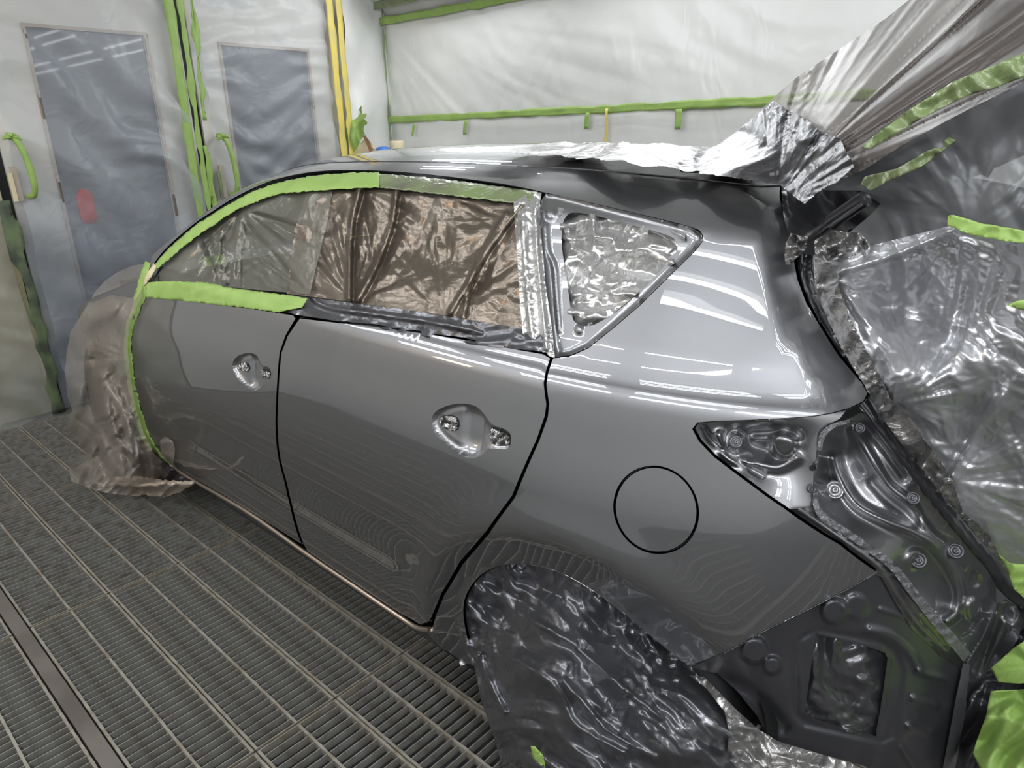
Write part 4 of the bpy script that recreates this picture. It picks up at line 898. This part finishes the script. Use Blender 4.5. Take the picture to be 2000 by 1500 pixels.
film('hazy crumpled plastic film draped over front wing and wheel down to the grating', hz, ctrl, M['haze_film'], 4,
  summ(pfan((252, 700), 30, 6, 120, .02, 61, 90, 260), pfan((285, 520), 26, 10, 200, .02, 62, 80, 180), crump_px(90, 22, 63, n=6, th0=.2, spread=1.2), lambda u, v: crump_px(30, 26, 64, n=6, th0=.3, spread=1.6)(u, v)*smooth(760, 860, v), ridge([(200, 740), (215, 820), (245, 930)], 14, .022), ridge([(150, 760), (190, 860), (240, 940)], 12, .02), ridge([(225, 760), (255, 860), (262, 940)], 9, .016)))
film('bunched hem of hazy film lying on the grating by the front wheel', [(137, 930), (170, 928), (215, 932), (270, 930), (310, 936), (350, 940), (388, 940), (350, 962), (318, 972), (280, 966), (255, 978), (220, 964), (180, 962), (140, 950)],
  [(140, 940, yfl((140, 945), .03)), (260, 950, yfl((260, 960), .03)), (385, 942, yfl((385, 945), .03))], M['hem'], 3.6, summ(crump_px(24, 40, 66, n=6, th0=1.5, spread=1.6), ridge([(140, 940), (250, 948), (380, 944)], 9, .05)), rough=1.5)
film('short upright flap of hazy film stuck beside the sill tape', [(312, 862), (322, 852), (338, 862), (342, 880), (338, 905), (352, 922), (330, 912), (315, 890)], [(328, 880, -.008)], M['haze_film'], 4, crump_px(20, 8, 67), base=yS)
film('glossy black film under the front end of the sill', [(288, 870), (300, 880), (326, 908), (352, 926), (376, 942), (340, 948), (310, 944), (296, 920)], [(300, 880, .97), (376, 942, .985), (310, 944, 1.0)], M['rubber'], 4, crump_px(24, 20, 68))

# -- rear wheel bag
aw = [(928, 1308), (912, 1255), (903, 1203), (908, 1160), (938, 1120), (985, 1101), (1045, 1101), (1112, 1122), (1192, 1172), (1262, 1229), (1332, 1288)]
aw = [tuple(p) for p in cr_spline(aw, 3)]
bag = aw+[(1350, 1302), (1372, 1330), (1402, 1362), (1425, 1400), (1430, 1440), (1470, 1470), (1500, 1530), (990, 1530), (968, 1450), (940, 1370)]
film('crumpled dark grey film bag wrapped round the rear wheel', bag,
  [(928, 1308, 1.00), (903, 1203, .985), (940, 1120, .99), (1045, 1103, 1.00), (1192, 1172, 1.03), (1332, 1288, 1.10), (950, 1180, 1.02), (1040, 1150, 1.03), (1180, 1230, 1.05), (985, 1250, .955), (1100, 1280, .915), (1230, 1330, .955), (1150, 1420, .90), (1000, 1480, .955), (1300, 1450, .95), (1410, 1400, 1.07), (1480, 1500, 1.1)], M['foil_dark'], 3.6,
  summ(crump_px(150, 30, 71, n=6, th0=-.95, spread=.6), crump_px(60, 14, 72, n=6, th0=-.9, spread=.9), crump_px(30, 4, 77, n=5, th0=-.9, spread=1.6), lambda u, v: crump_px(26, 10, 73, n=6)(u, v)*np.exp(-(dpath(u, v, aw)/60)**2), pfan((1010, 1250), 26, 6, 120, .014, 74), pfan((1250, 1325), 22, 6, 150, .018, 75), pfan((960, 1230), 20, 6, 80, .012, 76),
       ridge([(1010, 1290), (1080, 1340), (1130, 1420), (1220, 1470)], 8, .012), ridge([(1040, 1210), (1120, 1260), (1200, 1330), (1290, 1400)], 7, .010), ridge([(935, 1280), (960, 1340), (985, 1390)], 6, .014), ridge([(1100, 1330), (1180, 1420), (1280, 1480)], 7, .010)))
film('bright crumpled silver film between rear wheel and lower quarter', [(1345, 1318), (1375, 1322), (1405, 1352), (1440, 1388), (1482, 1425), (1520, 1448), (1600, 1472), (1660, 1490), (1740, 1535), (1440, 1535), (1420, 1470), (1424, 1430), (1415, 1390), (1380, 1345)],
  [(1350, 1320, 1.08), (1440, 1400, 1.08), (1520, 1450, 1.10), (1640, 1500, 1.16), (1450, 1500, 1.05), (1600, 1530, 1.10)], M['foil'], 3.6, summ(crump_px(70, 22, 81, n=7), crump_px(30, 16, 82, n=5)))
tape('green tape scrap on the wheel bag', [(1036, 1457), (1044, 1458), (1060, 1475), (1065, 1498), (1052, 1492), (1040, 1478)], 0, ctrl=[(1050, 1475, .885)], base=None, amp=2, seed=83)
film('knot of crushed silver film at the foot of the tailgate strut', [(1532, 500), (1535, 475), (1545, 455), (1560, 460), (1578, 462), (1575, 485), (1560, 500), (1545, 516), (1535, 518)], [(1550, 480, 1.185), (1540, 510, 1.175), (1570, 470, 1.19)], M['foil'], 2.6, crump_px(16, 26, 84, n=7))

# -- film on the roof and over the raised tailgate
rt = [(840, 297), (900, 298), (1000, 302), (1080, 307), (1150, 315), (1250, 326), (1330, 336), (1440, 347), (1524, 361), (1560, 345), (1520, 318), (1440, 296), (1400, 290), (1300, 284), (1150, 281), (1080, 282), (1000, 285), (920, 290)]
def yroof(P):
    d = rays(P); out = np.zeros(len(P)); Y = np.linspace(1.15, 2.6, 150); done = np.zeros(len(P), bool); best = np.full(len(P), 9.0); by = np.full(len(P), 1.9)
    for y in Y:
        q = CAM+d*(y/d[:, 1])[:, None]; x = q[:, 0]; yy = np.where(q[:, 1] > YC, 2*YC-q[:, 1], q[:, 1])
        hh_ = np.clip(yy-(plan(x)+prof(zt(x)-.04)+.05), 0, None); top_ = zt(x)-.042*np.exp(-hh_/.08)
        f = q[:, 2]-top_; hit = (f < .004) & ~done; out[hit] = y; done |= hit
        nb = f < best; best = np.where(nb, f, best); by = np.where(nb, y, by)
    return np.where(done, out, by)
ctr = [(p[0], p[1]) for p in rt[::2]]+[(1200, 300), (1350, 310)]
yy = yroof(np.array(ctr, float)); RC = [(c[0], c[1], float(y)-.01) for c, y in zip(ctr, yy)]
o = film('bright silver film lying over the car roof', rt, RC, M['foil'], 3.2, None, rough=.8)
co = np.empty(len(o.data.vertices)*3); o.data.vertices.foreach_get('co', co); co = co.reshape(-1, 3)
co[:, 2] += np.abs(crumple(co[:, 0], co[:, 1], .22, 91, 6, .6, 2.0))*.16+np.abs(crumple(co[:, 0], co[:, 1], .08, 92, 5))*.10
o.data.vertices.foreach_set('co', co.ravel()); o.data.update()
tf1 = [(1322, 318), (1345, 306), (1400, 284), (1440, 256), (1478, 222), (1520, 182), (1560, 148), (1600, 122), (1660, 82), (1730, 36), (1800, -20), (2060, -20), (2060, 130), (1960, 180), (1850, 235), (1760, 285), (1690, 330), (1640, 352), (1600, 372), (1560, 392), (1548, 375), (1524, 362), (1440, 348), (1380, 340), (1330, 336)]
film('shiny stretched film from the roof edge up over the raised tailgate', tf1, [(1330, 326, 1.42), (1524, 360, 1.30), (1440, 256, 1.62), (1560, 148, 1.62), (1730, 36, 1.60), (1900, -20, 1.45), (2060, 50, 1.15), (1900, 200, 1.12), (1700, 320, 1.16), (1560, 380, 1.22), (1620, 250, 1.30), (1450, 320, 1.36)], M['tail_film'], 4,
  summ(pfan((1490, 390), 150, 30, 1600, .10, 101, -80, -5), pfan((1440, 340), 60, 20, 260, .020, 102, -70, 5), lambda u, v: crump_px(40, 14, 103, n=7)(u, v)*np.exp(-(np.hypot(u-1530, v-330)/110)**2), crump_px(160, 8, 104, n=4, th0=.9, spread=.2)))
tf1b = [(1318, 320), (1345, 307), (1398, 286), (1438, 258), (1474, 228), (1510, 196), (1540, 215), (1575, 232), (1600, 255), (1640, 270), (1655, 300), (1668, 325), (1640, 352), (1604, 370), (1572, 398), (1552, 384), (1524, 362), (1440, 348), (1380, 340), (1330, 336)]
film('dark crushed film gathered at the rear edge of the roof', tf1b, [(1330, 326, 1.395), (1524, 360, 1.275), (1440, 256, 1.58), (1500, 224, 1.50), (1590, 262, 1.28), (1560, 390, 1.185), (1640, 330, 1.15), (1450, 320, 1.33)], M['foil_black'], 3.0,
  summ(pfan((1510, 400), 90, 20, 420, .02, 171, -100, -5), crump_px(60, 12, 172, n=6, th0=.7, spread=.9), crump_px(24, 2.5, 173, n=5)), rough=1.2)
tf2 = [(1600, 372), (1640, 352), (1690, 330), (1760, 285), (1850, 235), (1960, 180), (2060, 130), (2060, 520), (1960, 470), (1880, 440), (1800, 470), (1700, 500), (1640, 470), (1700, 420), (1720, 398), (1680, 372)]
film('matt translucent film hanging under the raised tailgate', tf2, [(1610, 370, 1.24), (1760, 285, 1.14), (2060, 130, 1.08), (2060, 500, 1.12), (1880, 440, 1.16), (1700, 490, 1.24), (1700, 400, 1.26), (1850, 330, 1.15)], M['tail_film2'], 5,
  summ(pfan((1890, 440), 26, 10, 260, .03, 111, -170, -20), pfan((1950, 430), 22, 10, 300, .03, 112, -130, -30), pfan((1600, 380), 40, 20, 400, .014, 113, -50, 20), crump_px(100, 12, 114, n=5)))
tf3 = [(1588, 500), (1610, 480), (1660, 478), (1700, 480), (1800, 455), (1880, 435), (1960, 460), (2060, 490), (2060, 1190), (2010, 1172), (1985, 1150), (1966, 1112), (1900, 1034), (1868, 1000), (1790, 902), (1715, 806), (1690, 752), (1640, 672), (1610, 607), (1592, 552)]
film('big dark silver film sheet covering the tailgate opening beside the pillar', tf3,
  [(1592, 520, 1.20), (1612, 610, 1.19), (1690, 752, 1.21), (1790, 902, 1.29), (1868, 1000, 1.36), (1966, 1110, 1.50), (2060, 1180, 1.6), (1632, 552, 1.13), (1720, 540, 1.18), (1740, 600, 1.27), (1800, 640, 1.25), (1790, 520, 1.17), (1880, 450, 1.14), (1700, 640, 1.17), (1760, 740, 1.13), (1880, 720, 1.18), (1760, 800, 1.20), (1900, 850, 1.30), (2050, 500, 1.10), (2050, 800, 1.25), (2050, 1000, 1.4), (1870, 600, 1.22)], M['tail_silver'], 4,
  summ(pfan((1634, 548), 30, 8, 230, .026, 121, -60, 80), pfan((1760, 788), 34, 8, 190, .02, 122, -80, 110), pfan((1860, 935), 34, 8, 260, .022, 123, -130, 60), pfan((1880, 445), 34, 10, 260, .022, 124, 90, 178), ridge([(1638, 530), (1740, 500), (1860, 450)], 7, .018), ridge([(1860, 930), (1900, 860), (1960, 770)], 8, .022), ridge([(1890, 560), (1870, 650), (1830, 720)], 10, -.014), crump_px(60, 9, 126, n=6), crump_px(24, 4, 127)))
film('crumpled silver film edge tucked along the tailgate weather strip', [(1592, 505), (1640, 520), (1638, 560), (1660, 620), (1700, 700), (1722, 740), (1740, 780), (1770, 800), (1800, 850), (1840, 905), (1862, 940), (1880, 1000), (1930, 1040), (1965, 1110), (1950, 1095), (1868, 1001), (1790, 903), (1716, 808), (1688, 752), (1640, 674), (1610, 609), (1592, 556)],
  [(1592, 520, 1.155), (1640, 540, 1.115), (1610, 610, 1.165), (1690, 690, 1.13), (1688, 752, 1.19), (1770, 810, 1.19), (1790, 902, 1.26), (1862, 945, 1.28), (1868, 1000, 1.34), (1960, 1105, 1.47)], M['foil'], 3.6, summ(crump_px(50, 22, 131, n=7, th0=1.2, spread=2.0), crump_px(22, 10, 132)), rough=1.5)
film('rumpled film knot where the strut meets the tailgate opening', [(1590, 470), (1625, 450), (1680, 455), (1700, 475), (1690, 500), (1650, 505), (1610, 510), (1592, 500)], [(1600, 490, 1.14), (1690, 480, 1.13), (1640, 460, 1.15)], M['foil'], 3.0, crump_px(24, 30, 133, n=7))
tape('wide green tape stretched diagonally on the tailgate film', [(2030, 90), (2030, 140), (1960, 165), (1880, 190), (1810, 225), (1750, 262), (1700, 290), (1680, 290), (1720, 255), (1790, 205), (1860, 160), (1940, 128)], 0, 'tape_thin', ctrl=[(2030, 115, 1.06), (1880, 175, 1.085), (1700, 285, 1.13)], base=None, seed=141, amp=14, lam=60, step=6)
tape('green tape glimpsed through film beneath the tailgate edge', [(1690, 345), (1750, 330), (1830, 285), (1860, 262), (1866, 275), (1800, 325), (1740, 352), (1700, 372), (1680, 362)], 0, 'tape_thin', ctrl=[(1700, 350, 1.17), (1860, 270, 1.13), (1760, 330, 1.15)], base=None, seed=142, amp=20, lam=40)
tape('short green tape strip running out of the photo at mid height right', [(1852, 422), (1862, 420), (1920, 437), (1980, 447), (2030, 456), (2030, 478), (1970, 472), (1900, 460), (1850, 440)], 0, ctrl=[(1855, 430, 1.105), (2030, 465, 1.06), (1940, 450, 1.085)], base=None, seed=143, amp=6)
tape('small green tape corner at the right photo edge', [(1968, 596), (1985, 588), (2030, 580), (2030, 612), (1990, 604)], 0, ctrl=[(1990, 598, 1.09)], base=None, seed=144, amp=6)
tape('green tape crumpled at the rear end of the weather strip', [(1945, 1078), (1972, 1100), (2030, 1105), (2030, 1178), (2000, 1168), (1980, 1150), (1965, 1110)], 0, ctrl=[(1950, 1085, 1.42), (2030, 1140, 1.45), (1990, 1140, 1.46)], base=None, seed=145, amp=24, lam=40)
# bottom right heap of tape and film behind the rear post
film('pale silver film folded behind the rear post at the lower right', [(1900, 1300), (1960, 1250), (2040, 1190), (2040, 1540), (1860, 1540), (1880, 1420)], [(1900, 1300, 1.66), (2040, 1200, 1.72), (2040, 1530, 1.5), (1870, 1530, 1.62)], M['foil_dark'], 5, summ(crump_px(80, 36, 151, n=6), crump_px(30, 14, 152)))
tape('large green tape patch beside the rear post', [(1935, 1305), (1985, 1262), (2040, 1228), (2040, 1330), (1990, 1335), (1950, 1332)], 0, ctrl=[(1940, 1305, 1.56), (2040, 1240, 1.56), (2040, 1330, 1.54), (1970, 1330, 1.54)], base=None, seed=153, amp=30, lam=60)
tape('darker green tape patch at the bottom right corner', [(1935, 1350), (2040, 1345), (2040, 1420), (2020, 1540), (1930, 1540), (1900, 1470), (1925, 1400)], 0, ctrl=[(1935, 1360, 1.52), (2040, 1350, 1.50), (2020, 1530, 1.40), (1910, 1470, 1.48)], base=None, seed=154, amp=40, lam=70)

# -- masking station in the far corner, behind the roof
tb = empty('trolley', (-4.25, 3.40, 0)); tag(tb, 'low steel masking trolley behind the car in the far left corner', 'trolley')
b = MB(); b.box((-.38, -.25, 1.36), (.38, .25, 1.38)); b.obj('top_shelf', M['lampbox'], tb)
b = MB(); b.box((-.38, -.25, .5), (.38, .25, .52)); b.obj('lower_shelf', M['rail'], tb)
for sx_ in (-1, 1):
    for sy_ in (-1, 1):
        b = MB(); b.tube([(sx_*.36, sy_*.23, 0), (sx_*.36, sy_*.23, 1.37)], .012, 8); b.obj('leg', M['rail'], tb, True)
yk = 3.36
film('big crumpled green masking sheet standing by the yellow tape', [(666, 305), (667, 255), (680, 235), (700, 218), (705, 206), (708, 222), (718, 222), (712, 232), (718, 240), (710, 250), (712, 262), (700, 285), (690, 305)], [(667, 300, yk), (705, 210, yk+.02), (712, 260, yk-.03), (685, 270, yk-.05)], M['tape'], 3, crump_px(30, 40, 161, n=6), name='masking_sheet', cat='masking sheet', rough=1.0)
film('cream paper offcut folded in front of the green masking sheet', [(685, 306), (708, 275), (716, 268), (730, 285), (742, 300), (735, 306)], [(710, 290, yk-.07)], M['cream'], 4, crump_px(30, 40, 162), name='paper_offcut', cat='paper')
film('brown edge strip leaning in the cream paper', [(709, 266), (714, 264), (722, 278), (728, 294), (722, 298), (716, 282)], [(718, 280, yk-.10)], M['brown'], 4, crump_px(30, 20, 163), name='card_strip', cat='card')
zt_ = 1.38
def on_shelf(px, py, y): return at_y([(px, py)], [y])[0]
c = on_shelf(776, 291, 3.42); b = MB(); b.lathe([(.018, .0), (.047, .0), (.05, .004), (.05, .055), (.047, .06), (.018, .06), (.018, .0)], (c[0], c[1], 1.44), (0, 0, 1), 28)
tag(b.obj('tape_roll', M['cream'], None, True), 'cream masking tape roll in the far corner', 'tape roll')
b = MB(); b.box((c[0]-.12, c[1]-.06, 1.38), (c[0]+.10, c[1]+.07, 1.437)); tag(b.obj('card_box', M['lampbox']), 'low white box under the tape roll', 'box')
c2 = on_shelf(748, 294, 3.33); b = MB(); b.lathe([(.001, .0), (.05, .0), (.058, .015), (.05, .05), (.03, .062), (.001, .064)], (c2[0], c2[1], 1.40), (0, 0, 1), 20)
o = b.obj('cloth', M['blue'], None, True); tag(o, 'blue cloth wad left of the cream tape roll', 'cloth')
